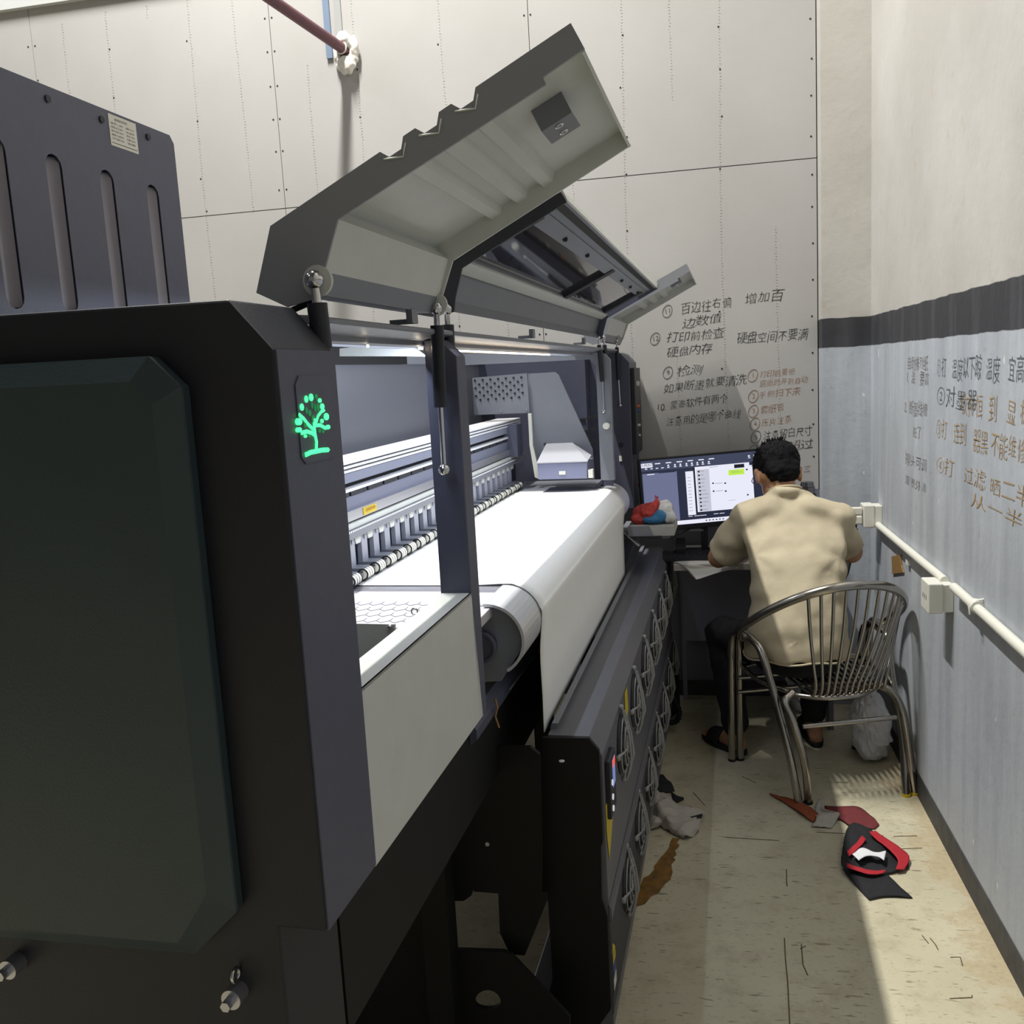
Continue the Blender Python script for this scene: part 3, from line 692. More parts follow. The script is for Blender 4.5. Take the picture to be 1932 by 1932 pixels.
# ------------------------------------------------------------------ covers
T0 = Vector((-.548, 1.796)); T1 = Vector((-.167, 1.978)); TD = (T1-T0).normalized(); TN = Vector((TD.y, -TD.x))
def lid_ribs(n_=True):
    pts = [T0]
    if n_:
        for s in (.185, .235, .285):
            for ds, d in ((-.020, 0), (-.013, .011), (.004, .011), (.013, 0)): pts.append(T0+TD*(s+ds)+TN*d)
    pts.append(T1); return pts
def service_cover(b0, b1):
    top = lid_ribs(); f = M_(); th = .004
    prof = [Vector((-.540, 1.714)), Vector((-.575, 1.722))]+top
    inn = [Vector((-.167, 1.978))+TN*th-TD*.002]+[p+TN*th for p in top[::-1][1:-1]]+[T0+TN*th+TD*.004, Vector((-.570, 1.726)), Vector((-.539, 1.718))]
    strip_ = prof+inn; n = len(prof)
    o_ = [(p.x, p.y) for p in prof]; i2 = [(p.x, p.y) for p in inn][::-1]
    vs0 = [(p[0], b0, p[1]) for p in o_]+[(p[0], b0, p[1]) for p in i2]
    m = M_(); k_ = len(o_); vs = vs0+[(x, b1, z) for x, _, z in vs0]; N = 2*k_
    fs = []
    for k in range(k_-1):
        fs += [(k, k+1, N+k+1, N+k), (k_+k, N+k_+k, N+k_+k+1, k_+k+1), (k, k_+k, k_+k+1, k+1), (N+k, N+k+1, N+k_+k+1, N+k_+k)]
    fs += [(0, N, N+k_, k_), (k_-1, 2*k_-1, N+2*k_-1, N+k_-1)]
    m.add(vs, fs)
    lid = m.build('service_cover', m_lid, pr)
    for s_ in (.185, .235, .285):
        p_ = [T0+TD*(s_+q0)+TN*q1 for q0, q1 in ((-.020, .010), (.002, .020), (.012, .008))]
        M_().tube([(v.x, b0-.005, v.y) for v in p_], .0011, 4).build('rib_rim_highlight', m_white, lid)  # rim highlights drawn as thin white lines
    fl = [(-.535, 1.698), (-.575, 1.718)]+[(p.x, p.y) for p in prof[2:]]+[(-.153, 1.95), (-.201, 1.926), (-.198, 1.918), (-.459, 1.796), (-.483, 1.735), (-.500, 1.705)]
    M_().prism(fl, 'y', b0-.004, b0).build('near_flange', mat('flange_grey', (140, 142, 148), .42), lid)  # near flange darker than the rest of the cover
    fl2 = [(p.x, p.y) for p in prof]+[(-.153, 1.95), (-.459, 1.796), (-.483, 1.735), (-.500, 1.705)]
    M_().prism(fl2, 'y', b1, b1+.004).build('far_flange', m_lid, lid)
    L0 = T1; L1 = T1+TN*.033; L2 = L1-TD*.004
    M_().prism([(L0.x, L0.y), (L1.x, L1.y), (L1.x-TD.x*.004, L1.y-TD.y*.004), (L0.x-TD.x*.004, L0.y-TD.y*.004)], 'y', b0, b1).build('front_lip', m_lid, lid)
    M_().prism([(-.49, 1.8215), (-.466, 1.799), (-.488, 1.738), (-.492, 1.740), (-.471, 1.800), (-.494, 1.820)], 'y', b0, b1).build('inner_skin', m_lid, lid)
    M_().prism([(-.488, 1.740), (-.497, 1.711), (-.540, 1.714), (-.540, 1.718), (-.501, 1.716), (-.492, 1.742)], 'y', b0, b1).build('hinge_skin', m_mid, lid)
    c = T0+TD*.33+TN*.004; b = b0+.155; w_ = .045
    br = M_(); e = TD*w_; d = TN*.026
    br.slab([(c.x, b, c.y), (c.x+e.x, b, c.y+e.y), (c.x+e.x+d.x, b, c.y+e.y+d.y), (c.x+d.x, b, c.y+d.y)],
            [(c.x, b+.004, c.y), (c.x+e.x, b+.004, c.y+e.y), (c.x+e.x+d.x, b+.004, c.y+e.y+d.y), (c.x+d.x, b+.004, c.y+d.y)])
    br.slab([(c.x+d.x, b, c.y+d.y), (c.x+e.x+d.x, b, c.y+e.y+d.y), (c.x+e.x+d.x, b+.07, c.y+e.y+d.y), (c.x+d.x, b+.07, c.y+d.y)],
            [(c.x+d.x*1.15, b, c.y+d.y*1.15), (c.x+e.x+d.x*1.15, b, c.y+e.y+d.y*1.15), (c.x+e.x+d.x*1.15, b+.07, c.y+e.y+d.y*1.15), (c.x+d.x*1.15, b+.07, c.y+d.y*1.15)])
    bk = br.build('latch_bracket', m_mid, lid)
    for q_ in (.25, .72):
        h = c+e*(.5)+d*1.17; hh = M_().ring((h.x, b+.07*q_, h.y), (MT*TN.x+Vector((0, 0, TN.y))), .005, .0018, 12, 5); hh.build('bracket_screw', m_chrome, bk)
    return lid
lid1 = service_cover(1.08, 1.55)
lid1['label'] = 'nearest raised cover'
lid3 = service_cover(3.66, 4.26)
# middle cover with a window of tinted glass
G0 = Vector((-.497, 1.808)); G1 = Vector((-.284, 1.906)); GD = (G1-G0).normalized(); GN = Vector((GD.y, -GD.x))
LB0, LB1 = 1.64, 3.60
def gq(s, d): p = G0+GD*s+GN*d; return (p.x, p.y)
GL = (G1-G0).length
wl = M_().prism([gq(0, 0), gq(.028, 0), gq(.028, .012), gq(0, .018)], 'y', LB0, LB1)
wl.prism([gq(GL-.04, 0), gq(GL, 0), gq(GL, .014), gq(GL-.04, .008)], 'y', LB0, LB1)
lid2 = wl.build('window_cover', m_mid, pr)
fl = [(-.500, 1.715), (-.520, 1.742), (G0.x, G0.y), (G1.x, G1.y), gq(GL+.002, .020), gq(.02, .026), (-.484, 1.742), (-.488, 1.718)]
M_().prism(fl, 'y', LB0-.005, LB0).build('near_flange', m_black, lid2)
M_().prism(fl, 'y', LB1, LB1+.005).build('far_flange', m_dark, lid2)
M_().prism([gq(0, 0), (-.520, 1.742), (-.508, 1.722), (-.502, 1.721), (-.512, 1.743), gq(.006, .004)], 'y', LB0, LB1).build('hinge_panel', m_mid, lid2)
M_().prism([gq(.0, .014), gq(.028, .010), gq(.028, .016), gq(0, .02)], 'y', LB0, LB1).build('window_bar', m_lid, lid2)
M_().prism([gq(GL-.075, .004), gq(GL-.04, .004), gq(GL-.04, .010), gq(GL-.075, .010)], 'y', LB0, LB1).build('window_bar', m_mid, lid2)
M_().prism([gq(GL-.022, .008), gq(GL-.008, .008), gq(GL-.008, .014), gq(GL-.022, .014)], 'y', LB0, LB1).build('rubber_seal', m_rubber, lid2)
M_().prism([gq(GL, -.002), gq(GL+.004, -.002), gq(GL+.004, .016), gq(GL, .016)], 'y', LB0, LB1).build('front_lip', m_lid, lid2)
for b in (2.66, LB1-.10, LB0+.03):
    M_().prism([gq(.02, .003), gq(GL-.05, .003), gq(GL-.05, .013), gq(.02, .013)], 'y', b, b+(.05 if b > 2 else .02)).build('window_crossbar', m_black, lid2)
M_().prism([gq(.02, .0), gq(GL-.03, .0), gq(GL-.03, .003), gq(.02, .003)], 'y', LB0+.01, LB1-.01).build('window_glass', m_glass, lid2)
for s in (GL-.06, .014):
    for b in (1.95, 2.25, 2.95, 3.2, 3.45):
        c = gq(s, .012); M_().ball((c[0], b, c[1]), .006, 8).build('cover_screw', m_rubber, lid2)
# gas struts: ball joint, black cylinder, chrome rod, lower ball
def strut(top, mid, bot, b, r, name='gas_strut', blo=None):
    blo = b if blo is None else blo
    T, Mi, Bo = B(*top, b), B(*mid, (b+blo)/2), B(*bot, blo); T, Mi, Bo = Vector(T), Vector(Mi), Vector(Bo)
    d = (Mi-T).normalized()
    g = M_().cyl(T+d*.028, Mi, r, 14).build(name, m_black, pr)
    M_().cyl(T, T+d*.03, r*.45, 10).build('strut_rod', m_chrome, g)
    M_().cyl(Mi, Bo, r*.42, 10).build('strut_rod', m_chrome, g)
    M_().ball(T, r*.95, 12).build('strut_ball', m_chrome, g); M_().ball(Bo, r*.95, 12).build('strut_ball', m_chrome, g)
strut((593, 528), (608, 660), (612, 800), 1.065, .0125)
strut((823, 582), (831, 768), (838, 886), 1.535, .0115, blo=1.55)
strut((843, 583), (852, 760), (858, 886), 1.635, .0115)
strut((1129, 637), (1136, 720), (1139, 776), 3.585, .0085)
strut((1139, 637), (1142, 668), (1146, 760), 3.655, .0085)
strut((1163, 643), (1167, 717), (1170, 765), 4.08, .0085)
for x, y, b in ((600, 530, 1.078), (824, 575, 1.545), (1164, 640, 4.09)):
    q = B(x, y, b); M_().cyl((q[0], b-.003, q[2]), (q[0], b+.003, q[2]), .019, 18).build('strut_ear', m_lid, pr)
# small hinge lever near the cabinet
M_().tube([B(545, 588, 1.1), B(575, 575, 1.1), B(600, 566, 1.1)], .004, 8).build('hinge_lever', m_black, pr)

# ------------------------------------------------------------------ white fabric on the printer
rows = []
za = 1.1345
prof = [(-.868, za), (-.80, za), (-.60, za)] + [(rc[0]+(R_+.003)*math.cos(math.radians(t)), rc[1]+(R_+.003)*math.sin(math.radians(t))) for t in (88, 72, 54, 36, 20, 6)] + [(-.436, .98), (-.436, .88), (-.437, .79)]
for b in (1.972, 2.4, 3.0, 3.60): rows.append([mw(p[0], b, p[1]) for p in prof])
build_sheet('fabric_web', rows, m_paper, None, mw(-.6, 1.97, .79), th=.0015, nu=8, nv=4,
            label='white fabric web running over the printer roller and down into the dryer', category='fabric')

# ------------------------------------------------------------------ dryer unit with fans in front of the printer
HA = -.305
m_heat = mat('dryer_grey_paint', (98, 98, 106), .42, 0, .06, 25, .12, 300)
dr = thing('fabric_dryer', 'low grey dryer box with two rows of fans standing in the aisle before the printer', 'dryer', mw(-.4, 1.955, 0), MYAW)
H0, H1 = 1.955, 4.22
M_().prism([(HA, .06), (HA, .742), (-.333, .787), (-.428, .787), (-.445, .70), (-.445, .06)], 'y', H0+.012, H1).build('dryer_body', m_heat, dr, bevel=.0015)
M_().prism([(HA+.001, .10), (HA+.001, .335), (HA+.007, .345), (HA+.007, .37), (HA+.001, .38)], 'y', H0+.01, H1).build('divider_ridge', m_heat, dr)
pl = [(B(x, y, H0)[0], B(x, y, H0)[2]) for x, y in [(1022, 1392), (1110, 1393), (1130, 1417), (1137, 1590), (1133, 1600), (1134, 1700), (1145, 1735), (1152, 1905), (1133, 1932), (1090, 1950), (1046, 1900), (1034, 1700), (1022, 1690)]]
M_().prism(pl, 'y', H0, H0+.012).build('end_plate', m_blackd, dr)
M_().prism([(-.43, .787), (-.415, .787), (-.41, .80), (-.425, .80)], 'y', H0+.05, H1-.02).build('web_slot_lip', m_mid, dr)
q = A(1065, 1362, -.36); M_().cyl((-.37, q[1], .787), (-.37, q[1], .7885), .006, 12).build('top_screw', m_alu, dr)
for b in (2.1, H1-.12):
    M_().prism([(HA-.02, .18), (HA+.03, .18), (HA+.03, .04), (HA-.02, 0), (-.44, 0), (-.44, .18)] if b > 3 else [(HA-.02, .1), (HA-.02, 0), (-.44, 0), (-.44, .1)], 'y', b, b+.10).build('foot', m_blackd, dr)
m_guard = mat('dusty_fan_wire', (150, 150, 150), .7)
m_fan = mat('fan_plastic', (34, 35, 40), .55)
def make_fan(b, z, par):
    f = M_().ring((HA+.002, b, z), MT, .073, .006, 28, 6).cyl((HA-.001, b, z), (HA+.0015, b, z), .07, 24).build('fan', m_fan, par)
    bl = M_()
    for k in range(7):
        t = k*math.tau/7
        bl.slab([(HA+.0015, b+.02*math.cos(t), z+.02*math.sin(t)), (HA+.0015, b+.065*math.cos(t), z+.065*math.sin(t)), (HA+.0015, b+.065*math.cos(t+.6), z+.065*math.sin(t+.6))],
                [(HA+.005, b+.02*math.cos(t+.2), z+.02*math.sin(t+.2)), (HA+.005, b+.065*math.cos(t+.1), z+.065*math.sin(t+.1)), (HA+.005, b+.065*math.cos(t+.7), z+.065*math.sin(t+.7))])
    bl.cyl((HA+.001, b, z), (HA+.008, b, z), .022, 16).build('fan_blade', mat('fan_blade_grey', (70, 71, 78), .5), f, kind='stuff')
    g = M_()
    for R, o in ((.072, .010), (.055, .017), (.038, .020), (.022, .021)): g.ring((HA+o, b, z), MT, R, .0026, 24, 5)
    for k in range(4):
        t = k*math.pi/2+math.pi/4*0
        d = (math.cos(t), math.sin(t)); n_ = Vector((0, d[0], d[1]))
        pth = [(HA+.005, b+d[0]*.098, z+d[1]*.098), (HA+.008, b+d[0]*.086+d[1]*.004, z+d[1]*.086-d[0]*.004), (HA+.012, b+d[0]*.072, z+d[1]*.072), (HA+.019, b+d[0]*.045, z+d[1]*.045), (HA+.021, b+d[0]*.012, z+d[1]*.012)]
        g.tube(pth, [.006, .0035, .0032, .003, .003], 6); g.ball(pth[0], .0075, 8)
    # loose cotton fluff hanging over the wires
    g.tube([(HA+.012, b-.01, z+.085), (HA+.024, b-.02, z+.03), (HA+.026, b-.005, z-.03), (HA+.020, b+.012, z-.07), (HA+.012, b+.0, z-.10)], [.003, .005, .004, .006, .003], 6)
    g.tube([(HA+.012, b+.01, z+.085), (HA+.024, b+.022, z+.02), (HA+.028, b+.03, z-.04), (HA+.016, b+.015, z-.085)], [.003, .004, .006, .003], 6)
    g.build('fan_guard', m_guard, f)
    return f
fan0 = make_fan(2.286, .640, dr)
for k in range(1, 7): copy_part(fan0, Vector((0, .3195*k, 0)))
fan1 = copy_part(fan0, Vector((0, -.006, -.379)))
for k in range(1, 7): copy_part(fan1, Vector((0, .3205*k, 0)))
# controller display, stickers
cd_ = M_().box(HA, HA+.012, 1.995, 2.085, .575, .715).build('temperature_controller', m_black, dr, bevel=.002)
M_().box(HA+.012, HA+.0128, 2.035, 2.075, .635, .70).build('display_window', mat('display_glow', (70, 90, 140), .3, emit=(120, 140, 200), estr=.7), cd_)
M_().box(HA+.0128, HA+.0134, 2.04, 2.072, .682, .698).build('red_digit', mat('red_digit', (220, 70, 40), .4, emit=(255, 70, 30), estr=1.2), cd_)
for z in (.655, .62, .592): M_().cyl((HA+.012, 2.02, z), (HA+.0145, 2.02, z), .007, 12).build('controller_button', mat('lit_button', (235, 235, 240), .4, emit=(235, 240, 255), estr=.5), cd_)
M_().prism([(1.975, .62), (2.07, .595), (2.085, .545), (2.0, .475), (1.978, .545)], 'x', HA+.001, HA+.002).build('yellow_tape', m_yellow, dr)
M_().prism([(2.40, .735), (2.45, .735), (2.46, .67), (2.43, .655), (2.39, .675)], 'x', HA+.001, HA+.002).build('yellow_tape', m_yellow, dr)
wl_ = M_().box(HA+.001, HA+.002, 1.975, 2.035, .14, .245).build('warning_label', m_black, dr)
M_().prism([(1.985, .235), (2.03, .235), (2.0, .262), (1.99, .262)], 'x', HA+.001, HA+.0022).build('label_triangle', m_yellow, wl_)
M_().box(HA+.002, HA+.0028, 1.985, 2.025, .215, .232).build('label_band', m_yellow, wl_)
M_().box(HA+.002, HA+.0028, 1.985, 2.025, .185, .205).build('label_band', mat('label_blue', (40, 70, 150), .5), wl_)
M_().box(HA+.002, HA+.0028, 1.985, 2.025, .150, .178).build('label_band', m_white, wl_)
# corrugated hose at its far end
hs = MB(); pth = []
c0 = [(-.18, 3.98, .20), (-.135, 3.96, .19), (-.105, 3.95, .155), (-.085, 3.95, .10), (-.10, 3.95, .055), (-.15, 3.96, .05), (-.20, 4.0, .06)]
vs_, _ = sheet([[Vector(p), Vector(p)] for p in c0], 7, 1)
pth = vs_[::2]; hs.tube(pth, [.011+(.0022 if k % 2 else -.001) for k in range(len(pth))], 10, raw=True)
hs.build('corrugated_hose', m_rubber, None, (-.14, 3.95, .03), label='black corrugated hose looping out at the far end of the dryer', category='hose')

# ------------------------------------------------------------------ dark box with slots on top of the printer
ub = thing('ink_cabinet', 'dark grey slotted metal box standing on top of the printer', 'cabinet', mw(-1.2, .9, 1.70), MYAW)
UA = -.9; uz = A(325, 258, UA)
c1 = A(325, 258, UA)[1]
slots = []
for (x0, y0), (x1, y1) in (((2, 262), (12, 550)), ((98, 292), (130, 565)), ((199, 322), (225, 565)), ((286, 350), (307, 565))):
    t_, bt = A(x0, y0, UA), A(x1, y1, UA); slots.append(((t_[1]+bt[1])/2, t_[2]))
zt_ = uz[2]; W0 = .62
bm = bmesh.new(); Wi = world_of(ub).inverted()
def lp(pts): 
    vs = [bm.verts.new(Wi @ mw(UA, p[0], p[1])) for p in pts]; return [bm.edges.new((vs[k], vs[(k+1) % len(vs)])) for k in range(len(vs))]
ed = lp([(W0, 1.70), (c1, 1.70), (c1, zt_-.012), (c1-.01, zt_), (W0, zt_)])
slot_pts = []
hw = .0160
for b_, z_ in slots:
    pts = [(b_-hw, 1.735), (b_-hw, z_-.015)]+[(b_+hw*math.cos(t), z_-.015+hw*math.sin(t)) for t in (2.6, 2.1, 1.57, 1.05, .5)]+[(b_+hw, z_-.015), (b_+hw, 1.735)]+[(b_+hw*math.cos(t), 1.735-hw*math.sin(t)) for t in (.5, 1.05, 1.57, 2.1, 2.6)]
    slot_pts.append(pts); ed += lp(pts)
bmesh.ops.triangle_fill(bm, use_beauty=True, edges=ed)
# triangle_fill also closes the slots: drop faces whose centre lies in a slot
Ww = world_of(ub)
for f in list(bm.faces):
    c = mc(Ww @ f.calc_center_median())
    if any(abs(c[1]-b_) < hw*.99 and 1.725 < c[2] < z_-.004 for b_, z_ in slots): bm.faces.remove(f)
me = bpy.data.meshes.new('front_sheet'); bmesh.ops.solidify(bm, geom=bm.faces[:], thickness=.0015); bm.to_mesh(me); bm.free(); me.materials.append(m_dark)
link('front_sheet', me, ub)
M_().box(UA-.28, UA-.004, c1-.008, c1-.005, 1.70, zt_-.006).box(UA-.28, UA-.004, W0, c1-.005, zt_-.010, zt_-.006).box(UA-.28, UA-.276, W0, c1-.005, 1.70, zt_-.006).build('cabinet_shell', m_dark, ub)
m_slot = mat('slot_inner_sheet', (128, 124, 134), .3, .3)
for b_, z_ in slots:
    sm_ = M_(); n = 6; vs = []
    for zz in (1.722, z_):
        vs += [(UA-.002-.011*math.sin(math.pi*k/n), b_-hw+2*hw*k/n, zz) for k in range(n+1)]
    sm_.add(vs, [(k, k+1, n+2+k, n+1+k) for k in range(n)], True); sm_.build('slot_liner', m_slot, ub)
for x, y in ((87, 187), (189, 226), (277, 259)):
    q = A(x, y, UA); M_().cyl((UA, q[1], q[2]), (UA+.004, q[1], q[2]), .0052, 12).build('rivet', m_black, ub)
q0, q1, q2, q3 = A(202, 214, UA+.001), A(254, 233, UA+.001), A(261, 291, UA+.001), A(209, 274, UA+.001)
b0_, b1_, z0_, z1_ = (q0[1]+q3[1])/2, (q1[1]+q2[1])/2, (q2[2]+q3[2])/2, (q0[2]+q1[2])/2
rp = M_().box(UA+.0015, UA+.0022, b0_, b1_, z0_, z1_).build('rating_plate', mat('rating_plate_white', (205, 202, 192), .5), ub)
m_print = mat('black_print', (70, 70, 74), .6)
hh = (z1_-z0_)
text_mesh('plate_text', '数码印花机', mw(UA+.0022, b0_+.014, z1_-hh*.17), MM, (0, 0, 1), hh*.09, m_print, rp, width=(b1_-b0_)*.45)
for k, (s1, s2) in enumerate((('型号 1.6M', '编号 0123'), ('电源 AC220V', '50-60HZ'), ('最大功率 6KW', '电流 30A'), ('重量 1100KG', '日期 2023'), ('生产日期 2023', '合格'))):
    z = z1_-hh*(.31+.12*k)
    text_mesh('plate_text', s1, mw(UA+.0022, b0_+.004, z), MM, (0, 0, 1), hh*.075, m_print, rp, width=(b1_-b0_)*.42)
    text_mesh('plate_text', s2, mw(UA+.0022, b0_+(b1_-b0_)*.6, z), MM, (0, 0, 1), hh*.075, m_print, rp, width=(b1_-b0_)*.3)
M_().box(UA+.0021, UA+.0024, b0_+.003, b1_-.003, z0_+.004, z0_+.005).build('plate_line', m_print, rp)

# ------------------------------------------------------------------ pipe, conduit strips and plaster lump on the back wall
pe = Vector((-1.549, YB-.002, 3.150)); pd = Vector((-1.31, 3.0, 2.84))
pd = at_y(505, -6, 3.85)
d = (pd-pe)
pp = thing('red_pipe', 'dull red pipe coming out of the board wall near the ceiling', 'pipe', tuple(pe))
MB().tube([pe, pe+d*5.5], .024, 18, raw=True).build('pipe_tube', mat('dull_red_paint', (104, 62, 72), .5, 0, .15, 20), pp)
dn_ = d.normalized(); MB().ring(pe+dn_*.055, dn_, .026, .004, 20, 6, raw=True).build('pipe_collar', m_white, pp)
lump = MB(); rr = random.Random(5)
m_foam = mat('white_sealing_foam', (226, 222, 214), .8, 0, .12, 40, .6, 90)
lump.ball(pe+Vector((-.005, -.035, .045)), (.035, .03, .045), 10, raw=True).ball(pe+Vector((0, -.035, -.068)), (.045, .035, .044), 12, raw=True).ball(pe+Vector((.04, -.025, .0)), (.025, .02, .07), 10, raw=True).ball(pe+Vector((-.045, -.02, -.02)), (.02, .02, .06), 8, raw=True)
lo = thing('sealing_foam', 'lumpy white sealing foam around the red pipe at the wall', 'foam', tuple(pe+Vector((0, 0, -.1))))
remeshed('foam_lump', lump, m_foam, lo, .006, 2, disp=lambda p, n: n*.008*noise.noise(p*45))
m_bluec = mat('blue_grey_conduit', (128, 144, 168), .4, .2)
MB().prism([(-1.652, YB), (-1.652, YB-.014), (-1.622, YB-.014), (-1.622, YB)], 'z', 3.13, 3.9).build('wall_conduit', m_bluec, None, (-1.637, YB, 3.13), label='narrow blue grey conduit on the board wall left of the pipe', category='conduit')
MB().box(-1.598, -1.565, YB-.012, YB, 3.15, 3.9).build('wall_batten', mat('pale_grey_channel', (160, 162, 162), .5), None, (-1.58, YB, 3.15), label='pale grey flat channel on the board wall above the red pipe', category='channel')

# ------------------------------------------------------------------ desk
m_desk = mat('pale_desk_laminate', (196, 192, 186), .45, 0, .04, 10)
m_desk_dark = mat('dark_desk_panel', (138, 138, 154), .6, 0, .08, 8)
dk = thing('desk', 'desk with pale top and dark kneehole panel against the board wall', 'desk', (.13, 4.2, 0))
DX0, DX1, DY0, DY1 = -.092, .572, 3.99, 4.43
MB().box(DX0, DX1, DY0, DY1, .722, .75).build('desk_top', m_desk, dk, bevel=.002)
MB().box(DX0+.03, DX1-.03, 4.36, 4.375, .30, .722).build('modesty_panel', m_desk_dark, dk)
MB().box(DX0+.02, DX0+.04, 4.375, DY1-.005, 0, .722).build('side_panel', m_desk_dark, dk)
MB().box(DX1-.02, DX1, DY0+.03, DY1-.02, 0, .722).build('side_panel', m_desk_dark, dk)

# monitor
mo = thing('computer_monitor', 'black flat computer monitor showing a dark program and white chat windows', 'monitor', (.04, 4.22, .751))
TLp, BLp = at_y(1208, 872, 4.20), at_y(1225, 997, 4.20); TRp = at_y(1432, 855, 4.20)
mr = (TRp-TLp).normalized(); mr = Vector((math.cos(.0), 0, mr.z)).normalized(); mu = Vector((-mr.z, 0, mr.x)).normalized()
mr = Vector((math.cos(.20), math.sin(.20), .035)).normalized(); mu = (Vector((0, .05, 1))-mr*mr.dot(Vector((0, .05, 1)))).normalized(); mn = mr.cross(mu)      # faces the camera
MW, MH = .565, .330; org = Vector((-.224, 4.13, .867))
def mq(u, v, d=0.): return org+mr*(u*MW)+mu*((1-v)*MH)+mn*d
def mrect(m, u0, v0, u1, v1, d, th=.0006): m.slab([mq(u0, v0, d), mq(u1, v0, d), mq(u1, v1, d), mq(u0, v1, d)], [mq(u0, v0, d+th), mq(u1, v0, d+th), mq(u1, v1, d+th), mq(u0, v1, d+th)], raw=True)
m = MB(); mrect(m, 0, 0, 1, 1, -.022, .022); m.build('monitor_case', m_black, mo, bevel=.003)
def em_mat(name, c, s=.9): return mat(name, tuple(int(x*.25) for x in c), .4, emit=c, estr=s)
e_bar, e_pan, e_dk = em_mat('ui_bar', (66, 72, 96)), em_mat('ui_panel', (112, 117, 150)), em_mat('ui_dark', (38, 44, 66))
e_white, e_list, e_green, e_blk = em_mat('ui_white', (232, 233, 248), 1.0), em_mat('ui_list', (205, 206, 222)), em_mat('ui_green', (190, 235, 70), 1.), em_mat('ui_black', (30, 32, 40))
su = lambda u: .022+u*.956; sv = lambda v: .03+v*.90
m = MB(); mrect(m, .02, .025, .98, .935, .0002); scrn = m.build('screen', e_dk, mo)
def ui(name, mt_, rects, d=.001):
    m = MB()
    for u0, v0, u1, v1 in rects: mrect(m, su(u0), sv(v0), su(u1), sv(v1), d, .0004)
    return m.build(name, mt_, scrn, **({'kind': 'stuff'} if len(rects) > 1 else {}))
ui('tool_bar', e_bar, [(0, 0, 1, .155)]); ui('side_pane', e_pan, [(.005, .19, .29, .93)]); ui('pane_header', e_dk, [(.14, .165, .28, .2)], .0018)
ui('logo_box', e_white, [(.0, .035, .095, .10)], .0018)
text_mesh('logo_text', 'F-PRINT', mq(su(.006), sv(.09), .0026), mr, mu, .019, e_blk, scrn, width=.048, depth=.0002)
rr = random.Random(4)
ui('tool_icon', e_white, [(x, .115, x+.02, .128) for x in (.03, .075, .12, .165, .215, .27, .315, .365, .41, .455, .50, .55)]+[(x+.003, .082, x+.016, .106) for x in (.03, .215, .27, .315, .365, .41, .455, .50, .55)], .0018)
ui('menu_item', e_white, [(x, .045, x+.045, .06) for x in (.115, .205, .295, .385, .475, .56)]+[(.045, .20, .105, .212)]+[(.885, .05, .90, .075), (.93, .05, .945, .075), (.885, .085, .905, .095), (.93, .085, .95, .095)], .0018)
ui('back_window', e_white, [(.36, .21, .425, .87), (.80, .20, .915, .86)], .0016)
ui('black_rail', e_blk, [(.425, .17, .452, .86)], .002)
ui('chat_window', e_white, [(.44, .155, .89, .835)], .0024)
ui('chat_list', e_list, [(.452, .20, .555, .83)], .003)
ui('green_bubble', e_green, [(.715, .245, .845, .325)], .0032); ui('dark_bubble', e_blk, [(.765, .17, .848, .225)], .0032)
ui('chat_text', e_blk, [(.462, .215+k*.058, .478, .238+k*.058) for k in range(11)]+[(x, y, x+.014, y+.022) for x, y in ((.575, .41), (.675, .425), (.575, .53), (.675, .545), (.86, .25), (.855, .63))], .0036)
ui('grey_text', mat('ui_grey', (60, 60, 66), .5, emit=(150, 152, 165), estr=.8), [(.485, .22+k*.058, .485+rr.uniform(.02, .055), .228+k*.058) for k in range(11)]+[(.372, .30+k*.05, .40, .307+k*.05) for k in range(11)]+[(.60, .425, .66, .432), (.60, .54, .66, .547), (.56, .175, .63, .181), (.73, .265, .80, .270), (.74, .285, .825, .29), (.70, .70, .76, .704)], .0036)
ui('task_bar', e_white, [(.28, .94, 1, 1), (.0, .94, .28, 1)], .0018)
ui('status_text', e_white, [(.36, .885, .395, .893), (.41, .885, .51, .893), (.57, .88, .61, .888), (.62, .88, .66, .888)], .0022)
ui('task_icon', e_blk, [(.50+k*.028, .962, .512+k*.028, .978) for k in range(6)], .003)
MB().box(.03, .06, 4.205, 4.235, .765, .92).build('stand_neck', m_black, mo)
MB().prism([(-.06, 4.12), (.15, 4.12), (.13, 4.30), (-.04, 4.30)], 'z', .751, .765).build('stand_base', m_black, mo, bevel=.003)
MB().box(-.02, .04, org.y-.002, org.y, org.z+.004, org.z+.011).build('maker_badge', m_mid, mo)

# things on the desk
kb = thing('keyboard', 'black computer keyboard on the desk below the monitor', 'keyboard', (.02, 4.09, .751))
MB().prism([(4.04, .751), (4.15, .751), (4.15, .778), (4.04, .766)], 'x', -.19, .20).build('keyboard_case', m_black, kb, bevel=.002)
ky = MB()
for r_ in range(5):
    for c_ in range(17):
        x, y = -.183+c_*.0222, 4.046+r_*.0205; z = .766+(y-4.04)*.11; ky.box(x, x+.018, y, y+.0165, z, z+.006)
ky.build('key', mat('key_black', (44, 44, 50), .5), kb, kind='stuff')
pad = MB().box(-.085, -.04, 4.10, 4.36, .751, .80).build('black_case', m_black, None, (-.14, 4.26, .751), bevel=.004, label='flat black case lying on the desk behind the keyboard', category='case')
cb = MB().tube([at_y(1262, 1018, 4.15), at_y(1290, 1003, 4.17), at_y(1312, 992, 4.2)], .003, 6, raw=True).build('monitor_cable', m_black, None, tuple(at_y(1262, 1018, 4.15)), label='thin black cable running from the monitor foot to the printer', category='cable')
P_ = lambda x, y, z: Vector((x, y, z))
